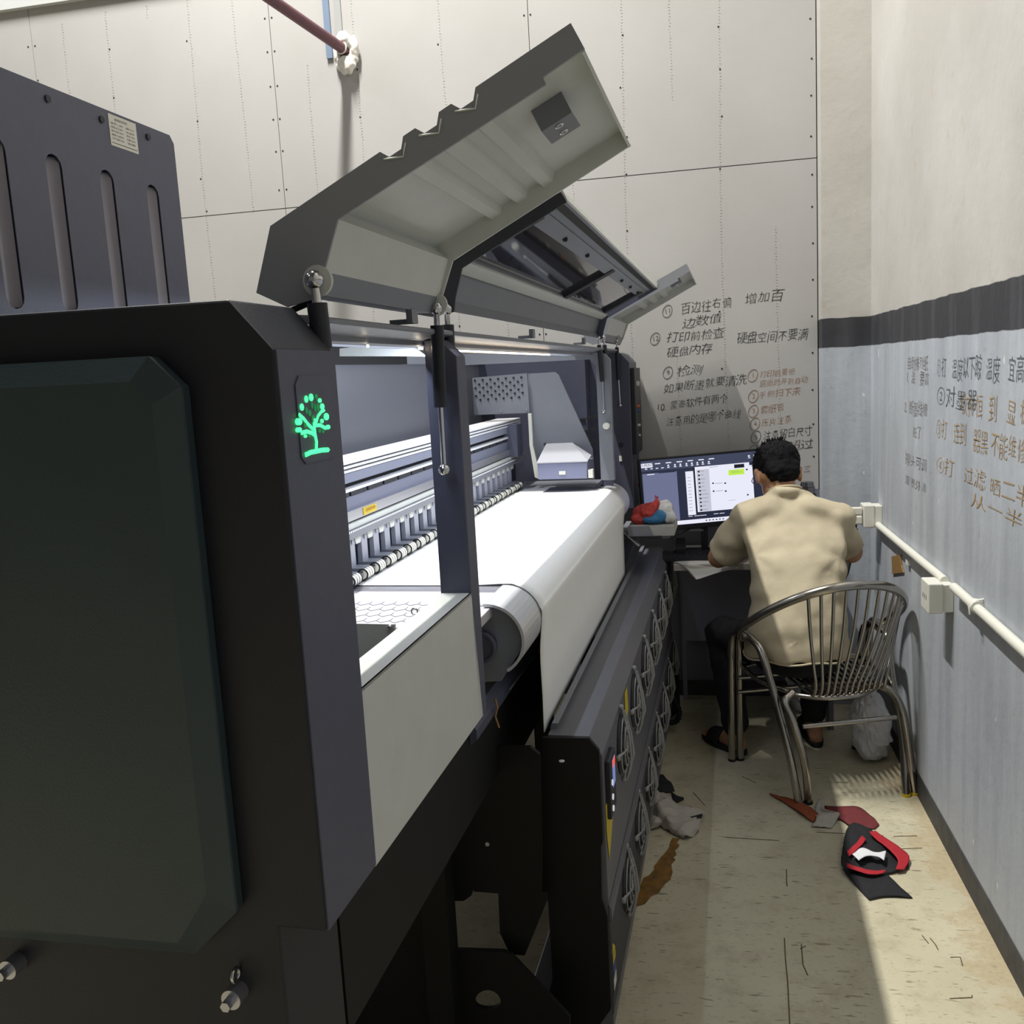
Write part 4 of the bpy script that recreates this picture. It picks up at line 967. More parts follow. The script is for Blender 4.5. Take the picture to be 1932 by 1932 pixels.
paper_rows = [[at_z(1262, 1048, .752), at_z(1300, 1048, .753), at_z(1340, 1042, .752), at_z(1362, 1038, .752)],
              [at_z(1265, 1058, .752), at_z(1296, 1062, .754), at_z(1345, 1058, .754), at_z(1378, 1052, .752)],
              [at_y(1285, 1066, 3.985)+P_(0, 0, .003), at_y(1303, 1074, 3.985), at_y(1350, 1072, 3.984), at_y(1385, 1066, 3.983)],
              [at_y(1300, 1076, 3.975), at_y(1309, 1086, 3.97), at_y(1352, 1080, 3.965), at_y(1392, 1070, 3.97)],
              [at_y(1312, 1090, 3.95), at_y(1317, 1093, 3.95), at_y(1356, 1080, 3.955), at_y(1393, 1072, 3.965)]]
build_sheet('paper_sheet', paper_rows, mat('grey_white_paper', (205, 203, 200), .7), None, (.05, 4.02, .752), th=.0012, label='white paper sheet hanging over the front edge of the desk', category='paper')
bt = thing('metal_flask', 'dark steel vacuum flask with ribbed lid on the desk beside the monitor', 'flask', (.475, 4.25, .751))
c = at_y(1523, 935, 4.25); cx, zt2 = c.x, at_y(1523, 909, 4.25).z
MB().cyl((cx, 4.25, .751), (cx, 4.25, zt2-.055), .040, 24, raw=True).cyl((cx, 4.25, zt2-.055), (cx, 4.25, zt2-.048), .040, 24, .034, raw=True).build('flask_body', mat('dark_steel', (64, 64, 70), .25, .8), bt)
MB().cyl((cx, 4.25, zt2-.048), (cx, 4.25, zt2-.022), .034, 24, raw=True).cyl((cx, 4.25, zt2-.020), (cx, 4.25, zt2), .031, 24, .027, raw=True).build('flask_lid', mat('lid_steel', (120, 120, 126), .2, .9), bt)

# console ledge by the far cabinet, with pad and cloths
lg = thing('console_ledge', 'grey metal ledge beside the far end of the printer', 'shelf', mw(-.35, 3.7, .90), MYAW)
g = [B(x, y, 3.70) for x, y in [(1190, 1000), (1236, 1000), (1262, 1015), (1258, 1022), (1190, 1022)]]
M_().box(-.47, -.262, 3.66, 4.0, .925, .942).build('ledge_plate', m_mid, lg, bevel=.002)
M_().prism([(-.47, .925), (-.40, .925), (-.44, .82), (-.47, .80)], 'y', 3.68, 3.96).build('ledge_bracket', m_dark, lg)
M_().tube([mc(at_b(1178, 1006, 3.66)), mc(at_b(1206, 1030, 3.66))], .009, 10).build('ledge_stay', m_alu, lg)
x0_, x1_ = -.42, B(1272, 980, 3.64)[0]
bx = thing('cardboard_pad', 'grey white stack of sheets on the ledge under the cloths', 'paper stack', mw(-.33, 3.7, .943), MYAW)
zt3 = B(1240, 967, 3.66)[2]
M_().box(x0_, x1_, 3.62, 3.84, .943, .982).build('sheet_stack', mat('stack_paper', (178, 176, 170), .8, 0, .1, 60), bx, bevel=.001)
M_().prism([(x0_, .9425), (x0_+.1, .9425), (x0_+.085, .983), (x0_, .983)], 'y', 3.617, 3.6195).build('stack_cover', mat('stack_grey_cover', (128, 128, 134), .7), bx)  # grey sheet over the left part of the stack's near face
M_().box(x0_+.02, x1_-.05, 3.61, 3.63, .934, .943).build('dark_strip', m_rubber, bx)
def bundle(name, label, balls, material, amp=.006, freq=40, vox=.005, group=None):
    m = MB(); bs = [(mw(*c), r) for c, r in balls]
    for c, r in bs: m.ball(c, r, 12, raw=True)
    base = bs[0][0].copy(); base.z = min((c.z-(r[2] if hasattr(r, '__len__') else r)) for c, r in bs)
    t = thing(name, label, 'cloth', tuple(base), 0, group)
    remeshed('cloth_folds', m, material, t, vox, 2, disp=lambda p, n: n*amp*(noise.noise(p*freq)+.6*noise.noise(p*freq*2.1)))
    return t
cz = .982
bundle('red_cloth', 'crumpled red fabric bag on the paper stack beside the monitor', [((-.360, 3.72, cz+.036), (.056, .06, .036)), ((-.35, 3.70, cz+.045), (.045, .05, .038)), ((-.315, 3.72, cz+.075), (.012, .012, .032)), ((-.378, 3.70, cz+.02), (.04, .05, .02))], mat('red_cloth', (196, 60, 52), .6, 0, .4, 14), .010, 30)
bundle('blue_cloth', 'small blue cloth tucked under the red bag', [((-.325, 3.68, cz+.020), (.048, .045, .020)), ((-.30, 3.68, cz+.03), (.03, .035, .025))], mat('blue_cloth', (52, 116, 160), .7), .005, 40)
bundle('pale_cloth', 'crumpled pale grey cloth beside the red bag', [((-.285, 3.74, cz+.052), (.034, .04, .034)), ((-.262, 3.70, cz+.022), (.030, .05, .022)), ((-.27, 3.72, cz+.04), (.025, .04, .03))], mat('pale_cloth', (196, 194, 192), .8), .007, 34)

# ------------------------------------------------------------------ sockets, conduit and tape on the right wall
def sock(name, label, y0, y1, z0, z1, depth):
    t = thing(name, label, 'socket', (XR, (y0+y1)/2, z0))
    MB().box(XR-depth*.45, XR, y0, y1, z0, z1).build('back_box', m_white, t, bevel=.003)
    MB().box(XR-depth, XR-depth*.42, y0-.004, y1+.004, z0-.004, z1+.004).build('face_plate', m_white, t, bevel=.004)
    return t
m_slotd = mat('socket_slot', (60, 60, 60), .6)
za_, zb_ = at_x(1655, 985, XR).z, at_x(1655, 945, XR).z
sk1 = sock('wall_socket', 'white wall socket in the corner with two plugs in it', 4.08, 4.165, za_, za_+.088, .075)
sk2 = sock('wall_socket', 'white double-box wall socket halfway along the conduit', 2.985, 3.075, .80, .888, .075)
for dy in (-.02, 0, .02): MB().box(XR-.0757, XR-.075, 3.03+dy-.002, 3.03+dy+.002, .835, .850).build('socket_slot', m_slotd, sk2)
cdz = .825
ct = thing('wall_conduit_pipe', 'white plastic conduit running along the grey wall below the sockets', 'conduit', (XR, 3.2, .78))
def cond(p0, p1): MB().tube([Vector((XR-.016, *p0)), Vector((XR-.016, *p1))], .014, 14, raw=True).build('conduit_tube', m_white, ct)
def wall_yz(x, y): q = at_x(x, y, XR-.016); return (q.y, q.z)
cond(wall_yz(1656, 990), wall_yz(1783, 1096)); cond(wall_yz(1800, 1108), (1.2, wall_yz(1932, 1225)[1]+(1.2-wall_yz(1932, 1225)[0])*.02))
q = wall_yz(1842, 1144); MB().tube([Vector((XR-.034, q[0]-.010, q[1]-.02)), Vector((XR-.036, q[0]-.010, q[1])), Vector((XR-.02, q[0]-.010, q[1]+.018)), Vector((XR, q[0]-.010, q[1]+.022))], .004, 8, raw=True).cyl(Vector((XR-.016, q[0]-.018, q[1])), Vector((XR-.016, q[0]+.018, q[1])), .019, 16, raw=True).build('pipe_clip', m_white, ct)
q = wall_yz(1708, 1050); MB().box(XR-.012, XR, q[0]-.02, q[0]+.015, q[1]-.03, q[1]-.012).build('pipe_clip', m_white, ct)
zc = za_+.05
pg = thing('phone_charger', 'white phone charger plugged into the corner socket with white cable', 'charger', (XR-.10, 4.12, zc-.01))
MB().box(XR-.160, XR-.078, 4.095, 4.125, zc, zc+.030).build('charger_body', m_white, pg, bevel=.004)
MB().box(XR-.0785, XR-.07, 4.10, 4.12, zc+.01, zc+.016).build('charger_pin', m_alu, pg)
cpts = [Vector((XR-.160, 4.11, zc+.015)), Vector((XR-.185, 4.10, zc+.017)), Vector((XR-.205, 4.08, zc+.005)), Vector((XR-.215, 4.05, zc-.03)), Vector((XR-.21, 4.0, zc-.14)), Vector((XR-.22, 3.96, zc-.30))]
vs_, _ = sheet([[p, p] for p in cpts], 5, 1); MB().tube(vs_[::2], .0022, 6, raw=True).build('charger_cable', m_white, pg)
pl2 = thing('power_plug', 'white power plug under the charger with thick black flex', 'plug', (XR-.09, 4.12, za_))
MB().box(XR-.115, XR-.078, 4.09, 4.13, zc-.042, zc-.004).build('plug_body', m_white, pl2, bevel=.006)
MB().tube([Vector((XR-.10, 4.11, zc-.042)), Vector((XR-.105, 4.10, zc-.075))], .004, 8, raw=True).tube([Vector((XR-.105, 4.10, zc-.06)), Vector((XR-.125, 4.07, zc-.15)), Vector((XR-.15, 4.05, zc-.24)), Vector((XR-.17, 4.03, .66))], .011, 10, raw=True).build('plug_flex', m_rubber, pl2)
tp = [at_x(x, y, XR-.002) for x, y in ((1684, 1050), (1700, 1046), (1702, 1066), (1706, 1080), (1685, 1083))]
tpo = MB(); tpo.slab(tp, [p+Vector((-.004, 0, 0)) for p in tp], raw=True); tpo.build('tape_scrap', mat('brown_tape', (160, 122, 62), .35, 0, .25, 60), None, tuple(tp[2]), label='torn brown tape scrap stuck on the grey wall below the conduit', category='tape')

# ------------------------------------------------------------------ floor: stain, cracks, cloth scraps
rr = random.Random(11)
def patch(name, px, material, z=.0015, jag=.012, **k):
    pts = [at_z(x, y, z) for x, y in px]; out = []
    for i, p in enumerate(pts):
        n_ = pts[(i+1) % len(pts)]; m_ = max(2, int((n_-p).length/.02))
        out += [p.lerp(n_, j/m_)+Vector((rr.uniform(-jag, jag)*.5, rr.uniform(-jag, jag), 0))*(1 if j else .3) for j in range(m_)]
    m = MB(); bmx = bmesh.new(); vs = [bmx.verts.new(p) for p in out]; es = [bmx.edges.new((vs[i], vs[(i+1) % len(vs)])) for i in range(len(vs))]
    bmesh.ops.triangle_fill(bmx, use_beauty=True, edges=es); bmesh.ops.recalc_face_normals(bmx, faces=bmx.faces)
    me = bpy.data.meshes.new(name)
    for f in bmx.faces:
        if f.normal.z < 0: f.normal_flip()
    bmx.to_mesh(me); bmx.free(); me.materials.append(material)
    return link(name, me, bpy.data.objects['floor'], **k)
m_stain = mat('brown_stain', (150, 104, 38), .45, 0, .35, 30, .3, 60, col2=(104, 80, 36))
patch('floor_stain', [(1187, 1728), (1186, 1700), (1215, 1655), (1235, 1640), (1238, 1630), (1262, 1598), (1268, 1580), (1282, 1582), (1278, 1600), (1268, 1635), (1266, 1660), (1245, 1682), (1222, 1700)], m_stain, label='brown glue stain')
m_crack = mat('crack_dark', (104, 92, 70), .8)
for pts in ([(1484, 1640), (1484, 1660), (1485, 1672)], [(1480, 1770), (1482, 1810), (1486, 1850), (1490, 1932)], [(1755, 1770), (1765, 1782), (1770, 1792)], [(1793, 1806), (1812, 1806), (1816, 1822)], [(1792, 1884), (1834, 1882), (1834, 1878)], [(1370, 1580), (1420, 1583), (1470, 1586)],
            [(1510, 1790), (1520, 1785)], [(1740, 1765), (1752, 1780)], [(1400, 1465), (1426, 1477)], [(1580, 1476), (1600, 1477)], [(1308, 1495), (1330, 1520)], [(1540, 1570), (1620, 1574)], [(1686, 1578), (1730, 1577)], [(1690, 1602), (1740, 1600)], [(1512, 1782), (1515, 1820), (1524, 1840)]):
    MB().tube([at_z(x, y, .0005) for x, y in pts], .0016, 4, raw=True).build('floor_crack', m_crack, bpy.data.objects['floor'])

m_bk = mat('black_fabric', (30, 31, 36), .85, 0, .3, 60)
m_redf = mat('red_fabric', (176, 30, 44), .8, 0, .15, 60)
m_rust = mat('rust_fabric', (150, 74, 40), .8, 0, .2, 60)
m_maroon = mat('maroon_fabric', (112, 44, 46), .8, 0, .15, 60)
m_greyf = mat('pale_grey_fabric', (190, 184, 174), .85, 0, .12, 40)
m_whf = mat('white_fabric', (222, 222, 226), .8)
def fl(x, y, z=.004): return at_z(x, y, z)
def scrap(name, label, grid, material, amp=.006, freq=16, seed=0, nu=6, **k):
    rows = [[fl(*p) for p in r] for r in grid]; c = rows[len(rows)//2][len(rows[0])//2].copy(); c.z = 0
    return build_sheet(name, rows, material, None, tuple(c), th=.0018, amp=amp, freq=freq, seed=seed, nu=nu, minz=.003, label=label, category='cloth scrap', **k)
scrap('cloth_scrap', 'black cloth scrap on the floor half under the dryer', [[(1228, 1470), (1236, 1460), (1252, 1462)], [(1228, 1484, .02), (1245, 1476, .03), (1268, 1480, .01)], [(1230, 1498), (1250, 1494, .012), (1273, 1492)]], m_bk, .008, seed=1)
scrap('cloth_scrap', 'small black scrap at the edge of the pale grey cloth by the dryer', [[(1266, 1494), (1276, 1500)], [(1270, 1505, .015), (1289, 1504, .012)], [(1276, 1516), (1290, 1508)]], m_bk, .004, seed=2)
scrap('cloth_scrap', 'crumpled pale grey cloth on the floor beside the dryer',
      [[(1222, 1484, .01), (1240, 1492, .02), (1265, 1500, .01)], [(1222, 1510, .03), (1250, 1516, .05), (1285, 1522, .02)], [(1230, 1535, .02), (1265, 1540, .04), (1328, 1530, .006)], [(1250, 1560, .008), (1285, 1562, .03), (1324, 1545, .006)], [(1280, 1578), (1296, 1580, .012), (1318, 1570)]], m_greyf, .018, 30, 3, 10)
scrap('cloth_scrap', 'curled pale grey scrap touching the foot of the dryer', [[(1218, 1540), (1232, 1532, .012), (1246, 1538, .01)], [(1214, 1556, .01), (1236, 1548, .035), (1252, 1548, .02)], [(1214, 1566), (1236, 1562, .01), (1250, 1558)]], m_greyf, .008, 26, 4)
scrap('cloth_scrap', 'black strip lying on the right of the pale grey cloth', [[(1282, 1537, .02), (1300, 1541, .022), (1326, 1535, .016)], [(1288, 1546, .012), (1304, 1549, .014), (1324, 1543, .012)]], m_bk, .002, seed=5)
scrap('cloth_scrap', 'rust brown cloth strip under the rear leg of the chair', [[(1452, 1497), (1454, 1500)], [(1480, 1504, .006), (1484, 1516, .008)], [(1520, 1518, .01), (1515, 1536, .014)], [(1545, 1535, .012), (1535, 1552)]], m_rust, .005, 22, 6)
scrap('cloth_scrap', 'rolled pale grey scrap beside the rear leg of the chair', [[(1545, 1505, .02), (1556, 1508, .03)], [(1538, 1525, .012), (1556, 1528, .03)], [(1540, 1545, .01), (1584, 1536, .012)], [(1530, 1560), (1568, 1562)]], m_greyf, .010, 30, 7)
scrap('cloth_scrap', 'dark maroon cloth piece lying between chair and black red cloth', [[(1556, 1520), (1556, 1536)], [(1590, 1521, .006), (1585, 1546, .006)], [(1622, 1524, .008), (1610, 1560, .01)], [(1645, 1540, .006), (1638, 1563)], [(1659, 1556), (1650, 1564)]], m_maroon, .004, 16, 8)
br_ = scrap('cloth_scrap', 'black cloth with red stripes lying in the light on the floor', [[(1596, 1568), (1606, 1556, .02), (1622, 1558, .02), (1644, 1566, .01)], [(1590, 1600, .02), (1612, 1595, .03), (1650, 1600, .02), (1690, 1592, .01)], [(1587, 1628, .02), (1612, 1622, .025), (1645, 1640, .012), (1712, 1618, .004)],
      [(1596, 1650, .008), (1630, 1648, .014), (1668, 1648, .010), (1715, 1640, .003)]], m_bk, .010, 20, 9, 7)
tl = scrap('cloth_scrap', 'black forked tail piece lying next to the red striped cloth', [[(1590, 1640, .012), (1640, 1642, .016), (1672, 1648, .01)], [(1612, 1668, .006), (1650, 1664, .012), (1690, 1664, .008)], [(1640, 1698), (1672, 1690, .008), (1722, 1694)]], m_bk, .004, 18, 10)
def stripe(pts, w, material, par, name='stripe'):
    rows = []
    for (x, y, z), (x2, y2, z2) in pts: rows.append([fl(x, y, z), fl(x2, y2, z2)])
    build_sheet(name, rows, material, par, None, th=.002, amp=.003, freq=20, seed=3)
stripe([((1640, 1570, .03), (1652, 1568, .03)), ((1655, 1585, .032), (1672, 1582, .03)), ((1680, 1605, .03), (1698, 1600, .026)), ((1694, 1622, .022), (1716, 1618, .018)), ((1690, 1640, .018), (1706, 1641, .014))], 0, m_redf, br_, 'red_stripe')
stripe([((1627, 1576, .034), (1634, 1584, .034)), ((1614, 1592, .036), (1622, 1598, .036)), ((1598, 1606, .034), (1602, 1616, .034))], 0, m_redf, br_, 'red_stripe')
stripe([((1597, 1628, .034), (1598, 1636, .032)), ((1622, 1636, .032), (1622, 1644, .030)), ((1645, 1642, .026), (1645, 1650, .026)), ((1672, 1642, .022), (1668, 1648, .02))], 0, m_redf, br_, 'red_stripe')
stripe([((1608, 1612, .040), (1620, 1624, .038)), ((1626, 1600, .042), (1634, 1616, .040)), ((1650, 1608, .040), (1656, 1616, .038)), ((1672, 1606, .036), (1668, 1624, .034))], 0, m_whf, br_, 'white_patch')

# ------------------------------------------------------------------ plastic bags in the corner
m_bag = mat('translucent_plastic_bag', (236, 236, 242), .3, 0, .10, 30, .9, 40, alpha=.9)
def bag(label, c, r, seed, knot=True):
    m = MB(); m.ball(Vector(c), r, 44, raw=True)
    t = thing('plastic_bag', label, 'bag', (c[0], c[1], .002))
    bg = m.build('bag_skin', m_bag, t, fix=True)
    W = world_of(bg)
    for v in bg.data.vertices:
        p = W @ v.co; d = (p-Vector(c)).normalized()
        k = .22*noise.noise(p*9+Vector((seed, 0, 0)))+.26*abs(noise.noise(Vector((p.x*24+p.z*18, p.y*24, p.z*14+seed))))-.12*abs(noise.noise(p*50))
        if p.z > c[2]: k -= .45*((p.z-c[2])/r[2])**2*0
        v.co += d*k*r[0]*1.5
        if (W @ v.co).z < .003: v.co.z += .003-(W @ v.co).z
    bg.data.polygons.foreach_set('use_smooth', [False]*len(bg.data.polygons))
    if knot: MB().tube([Vector((c[0], c[1], c[2]+r[2]*.85)), Vector((c[0]+.01, c[1]-.01, c[2]+r[2]*1.1)), Vector((c[0]-.02, c[1]+.01, c[2]+r[2]*1.35))], [.02, .014, .035], 10, raw=True).build('bag_neck', m_bag, t)
bc = at_z(1650, 1446, 0)
bag('knotted pale plastic bag on the floor behind the chair by the wall', (bc.x, bc.y+.08, .135), (.075, .075, .15), 1)
bag('dark filled plastic bag in the corner behind the chair', (.49, 4.25, .12), (.08, .08, .125), 4)

# ------------------------------------------------------------------ chair
cp = Vector((.455, 3.56, 0)); cyaw = math.radians(17)
chr_ = thing('tubular_armchair', 'round-backed stainless steel tube chair with the seated man on it', 'chair', tuple(cp), cyaw)
Rz = Matrix.Rotation(cyaw, 3, 'Z')
def C(u, v, z): return cp + Rz @ Vector((u, v, z))
def spl(pts, n=6):
    vs, _ = sheet([[p, p] for p in pts], n, 1); return vs[::2]
def ctube(name, pts, r, n=10, k=6, mt_=None): return MB().tube(spl([C(*p) for p in pts], k), r, n, raw=True).build(name, mt_ or m_steel, chr_)
RT = .0150
for s in (-1, 1):
    f0 = (s*.280, .205, 0); r0 = (-.178, -.218, 0) if s < 0 else (.221, -.235, 0)
    ah = .560
    ctube('front_leg', [f0, (s*.284, .19, .30), (s*.286, .165, .51), (s*.280, .13, ah), (s*.268, .07, ah+.008)], RT)
    ctube('front_leg', [(s*.246, .205, 0), (s*.250, .190, .30), (s*.256, .165, .50), (s*.262, .125, ah-.012), (s*.266, .06, ah-.004)], RT)
    ctube('rear_leg', [(s*.262, .07, ah+.008), (s*.256, .0, ah), (s*.247, -.050, .53), (s*.230, -.11, .41), (r0[0]+s*.02, -.17, .20), r0], RT)
    ctube('rear_leg', [(s*.165, -.135, .395), (s*.205, -.165, .37), (r0[0]+s*.008+.0, -.195, .30), (r0[0]+.026, -.208, .15), (r0[0]+.036, r0[1]+.004, 0)], RT*.95)
    ctube('seat_rail', [(s*.24, .17, .405), (s*.235, .0, .40), (s*.165, -.135, .395)], .009)
    for q_, nm in ((f0, ''), ((s*.246, f0[1], 0), ''), (r0, ''), ((r0[0]+.036, r0[1]+.004, 0), '')):
        c0_ = C(q_[0], q_[1], 0); MB().cyl(c0_+Vector((0, 0, 0)), c0_+Vector((0, 0, .010)), RT+.0012, 12, raw=True).build('foot_cap', m_yellow if (s > 0 and q_[1] < 0) else m_rubber, chr_)
def hoop(t):   # t: degrees around the back, 0 = right arm, 180 = left arm
    a = math.radians(t); su_ = math.sin(max(0, min(math.pi, a)))
    return (.305*math.cos(a)*(1+.10*math.sin(a)), .10-.385*math.sin(a)**.9 if math.sin(a) > 0 else .10, .566+.252*su_**1.1)
hp = [hoop(t) for t in range(0, 181, 12)]
ctube('backrest_hoop', [(.255, .03, .558), (.285, .06, .560)]+hp[1:-1]+[(-.285, .06, .564), (-.255, .03, .560)], .0165, 14, 4)
NB = 13
for k in range(NB):
    t = 117-k*(117-28)/(NB-1); h = hoop(t); u0 = -.110+k*.27/(NB-1)
    back = -.205-.02*(1-(u0/.15)**2)
    ctube('back_bar', [h, (h[0]*.75+u0*.25, h[1]*.72+back*.28, .66), (h[0]*.3+u0*.7, h[1]*.3+back*.7, .52), (u0, back, .445), (u0, back+.018, .405), (u0, back+.06, .395), (u0*1.08, .0, .402), (u0*1.12, .175, .412), (u0*1.12, .20, .40)], .0062, 8, 4)
ctube('seat_ring', [(-.24, .17, .405), (-.15, .205, .402), (0, .212, .40), (.15, .205, .402), (.24, .17, .405)], .010)
ctube('seat_ring', [(-.165, -.135, .388), (-.08, -.19, .386), (0, -.20, .386), (.08, -.19, .386), (.165, -.135, .388)], .009)
ctube('stretcher', [(r_ := (-.178+.028), -.19, .285), (.20, -.20, .29)], .009, 10, 1)
ctube('stretcher', [(-.262, .17, .36), (.262, .17, .36)], .008, 10, 1)
ctube('stretcher', [(-.262, .175, .30), (-.0, .175, .30), (.262, .17, .30)], .008, 10, 1)

# ------------------------------------------------------------------ the seated man
m_skin = mat('skin', (190, 146, 112), .5, 0, .12, 12, col2=(170, 122, 92))
m_shirt = mat('beige_cotton', (192, 180, 154), .85, 0, .05, 30, .55, 22)
m_trous = mat('black_trousers', (20, 20, 25), .85, 0, .2, 20)
m_hair = mat('black_hair', (17, 16, 19), .85, 0, .2, 60, .3, 200, spec=.2)
man = thing('person', 'man in beige T-shirt and black trousers seated with his back turned at the desk', 'person', (.39, 3.62, 0))
V = Vector
def loft(m, levels, n=24):
    """levels: (centre, rx, ry, tilt about x)"""
    vs = []
    for c, rx, ry, tl_ in levels:
        for k in range(n):
            t = k*math.tau/n; x, y = rx*math.cos(t), ry*math.sin(t)
            vs.append(V((c[0]+x, c[1]+y*math.cos(tl_), c[2]+y*math.sin(tl_))))
    L = len(levels); fs = [(i*n+k, i*n+(k+1) % n, (i+1)*n+(k+1) % n, (i+1)*n+k) for i in range(L-1) for k in range(n)]
    m.add(vs, fs+[tuple(range(n))[::-1], tuple(range((L-1)*n, L*n))], True, True)
SHL, SHR = V((.205, 3.80, .975)), V((.565, 3.80, .965))
ELL, ELR = V((.098, 3.89, .800)), V((.622, 3.88, .815))
WRL, WRR = V((.205, 4.075, .790)), V((.480, 4.075, .790))
HPL, HPR = V((.30, 3.63, .485)), V((.455, 3.63, .485))
KNL, KNR = V((.105, 3.88, .475)), V((.515, 4.0, .485))
ANL, ANR = V((.140, 3.775, .085)), V((.475, 3.885, .085))
# head frame: turned a little left and bowed
HC = V((.340, 3.905, 1.142))
Hm = Matrix.Rotation(math.radians(14), 3, 'Z') @ Matrix.Rotation(math.radians(-36), 3, 'X')   # local: x right, y forward, z up
HS = 1.10
def Hd(x, y, z): return HC + Hm @ V((x, y, z))*HS
def hball(m, c, r, n=14):
    o = len(m.v); m.ball(V((0, 0, 0)), r, n, raw=True)
    for i in range(o, len(m.v)): m.v[i] = Hd(*(m.v[i]+V(c)))
b = MB()
loft(b, [((.378, 3.64, .43), .13, .11, 0), ((.38, 3.64, .55), .14, .10, 0), ((.385, 3.68, .75), .14, .09, .1), ((.382, 3.76, .93), .15, .085, .3), ((.378, 3.80, 1.0), .12, .07, .35)])
cap(b, V((.372, 3.82, .99)), Hd(0, -.022, -.045), .046, .053)
hball(b, (0, 0, .015), (.074, .092, .088), 18); hball(b, (0, .035, -.045), (.058, .058, .062), 14); hball(b, (0, .060, -.085), (.036, .034, .026), 12)
hball(b, (0, .096, -.012), (.012, .022, .022), 8); hball(b, (0, .108, -.024), (.015, .013, .011), 8)
for s in (-1, 1):
    hball(b, (s*.078, -.005, -.012), (.010, .020, .032), 10); hball(b, (s*.083, -.012, .006), (.009, .016, .014), 8)
    hball(b, (s*.030, .080, .012), (.020, .012, .008), 8)
cap(b, Hd(-.020, .088, -.056), Hd(.020, .088, -.056), .0075); cap(b, Hd(-.016, .088, -.066), Hd(.016, .088, -.066), .0075)
for sh_, el, wri in ((SHL, ELL, WRL), (SHR, ELR, WRR)):
    cap(b, sh_, el, .048, .046); cap(b, el, wri, .042, .028)
    dr_ = (wri-el); dr_.z = 0; dr_.normalize(); sd = V((-dr_.y, dr_.x, 0)) * (1 if sh_ is SHR else -1)     # sd points to the thumb side
    pc = wri+dr_*.045; cap(b, wri, pc, .026, .030); b.ball(pc, (.034, .036, .017), 12, raw=True)
    for k, (o_, L) in enumerate(((.026, .066), (.009, .075), (-.009, .070), (-.026, .055))):
        k0 = pc+dr_*.030+sd*o_; k1 = k0+dr_*L*.45+V((0, 0, .006)); k2 = k1+dr_*L*.32+V((0, 0, -.010)); k3 = k2+dr_*L*.23+V((0, 0, -.010))
        cap(b, k0, k1, .0092, .0085, 10); cap(b, k1, k2, .0085, .0078, 10); cap(b, k2, k3, .0078, .0070, 10)
    t0 = wri+dr_*.02+sd*.024; t1 = t0+dr_*.028+sd*.022; cap(b, t0, t1, .012, .0105, 10); cap(b, t1, t1+dr_*.026+sd*.006+V((0, 0, -.006)), .0100, .0085, 10)
for hp_, kn, an, toe in ((HPL, KNL, ANL, V((.055, 3.885, .03))), (HPR, KNR, ANR, V((.465, 4.06, .03)))):
    cap(b, hp_, kn, .07, .052); cap(b, kn, an, .050, .032); heel = V((an.x, an.y, .040)); f_ = (toe-heel); f_.z = 0; f_.normalize(); sd = V((-f_.y, f_.x, 0))
    heel = heel-f_*.035; cap(b, an, heel, .034, .028); cap(b, heel+V((0, 0, -.004)), toe+V((0, 0, .002)), .028, .026); cap(b, an+V((0, 0, -.02)), toe-f_*.04+V((0, 0, .01)), .030, .022)
    for k in range(5):
        o_ = (-.028+.014*k)*(1 if hp_ is HPL else 1); cap(b, toe+sd*o_, toe+sd*o_*1.05+f_*(.040-.004*abs(k-1)), .0105, .0085, 8)
body = remeshed('body', b, m_skin, man, .0055, 5, .5)
# T-shirt
t = MB()
loft(t, [((.375, 3.60, .475), .198, .150, .0), ((.375, 3.60, .52), .196, .150, .0), ((.384, 3.615, .62), .183, .145, .05), ((.390, 3.64, .72), .180, .138, .1), ((.388, 3.68, .82), .184, .132, .18),
         ((.384, 3.72, .90), .192, .128, .28), ((.380, 3.765, .965), .192, .110, .35), ((.376, 3.79, 1.02), .150, .092, .4), ((.368, 3.815, 1.055), .100, .080, .42), ((.364, 3.832, 1.080), .066, .064, .40)], 28)
for s_, sh_ in ((-1, SHL), (1, SHR)): cap(t, V((.37+s_*.045, 3.815, 1.035)), sh_+V((-s_*.02, 0, -.002)), .046, .064)
for sh_, el, r_ in ((SHL+V((.02, -.01, .005)), ELL+V((.010, -.004, .012)), .074), (SHR+V((-.02, -.01, .005)), ELR+V((-.010, -.002, .006)), .068)):
    t.ball(sh_+V((0, 0, -.006)), (.072, .072, .070), 16, raw=True); t.tube([sh_, sh_.lerp(el, .5), el.lerp(sh_, .02)], [.070, r_, r_*.98], 20, raw=True)
cap(t, V((.30, 3.79, 1.0)), SHL, .07, .07); cap(t, V((.45, 3.79, 1.0)), SHR, .07, .07)
t.ring(V((.363, 3.832, 1.064)), V((-.03, .40, 1)), .060, .020, 28, 8, raw=True)
def shirt_disp(p, n):
    k = .010*noise.noise(V((p.x*7, p.y*7, p.z*11)))+.005*noise.noise(V((p.x*16+4, p.y*16, p.z*20)))
    for sh_, sgn in ((SHL, 1), (SHR, -1)):                      # folds running out from the armpits
        q = p-(sh_+V((sgn*.02, 0, -.12))); r = math.hypot(q.x, q.z); a_ = math.atan2(q.z, q.x*sgn)
        k += .0035*math.sin(a_*6+1.5+r*18)*math.exp(-((r-.10)/.07)**2)
    if p.z < .62: k += .007*math.sin(p.x*52+p.z*22)*(.62-p.z)/.14
    k += .006*math.sin((p.z*1.0+p.x*.55)*70)*math.exp(-((p.x-.54)/.07)**2)*math.exp(-((p.z-.80)/.10)**2)
    k += .006*math.sin((p.z*1.0-p.x*.5)*64)*math.exp(-((p.x-.22)/.06)**2)*math.exp(-((p.z-.66)/.12)**2)
    return n*k
shirt = remeshed('shirt', t, m_shirt, man, .0085, 14, .5, disp=shirt_disp)
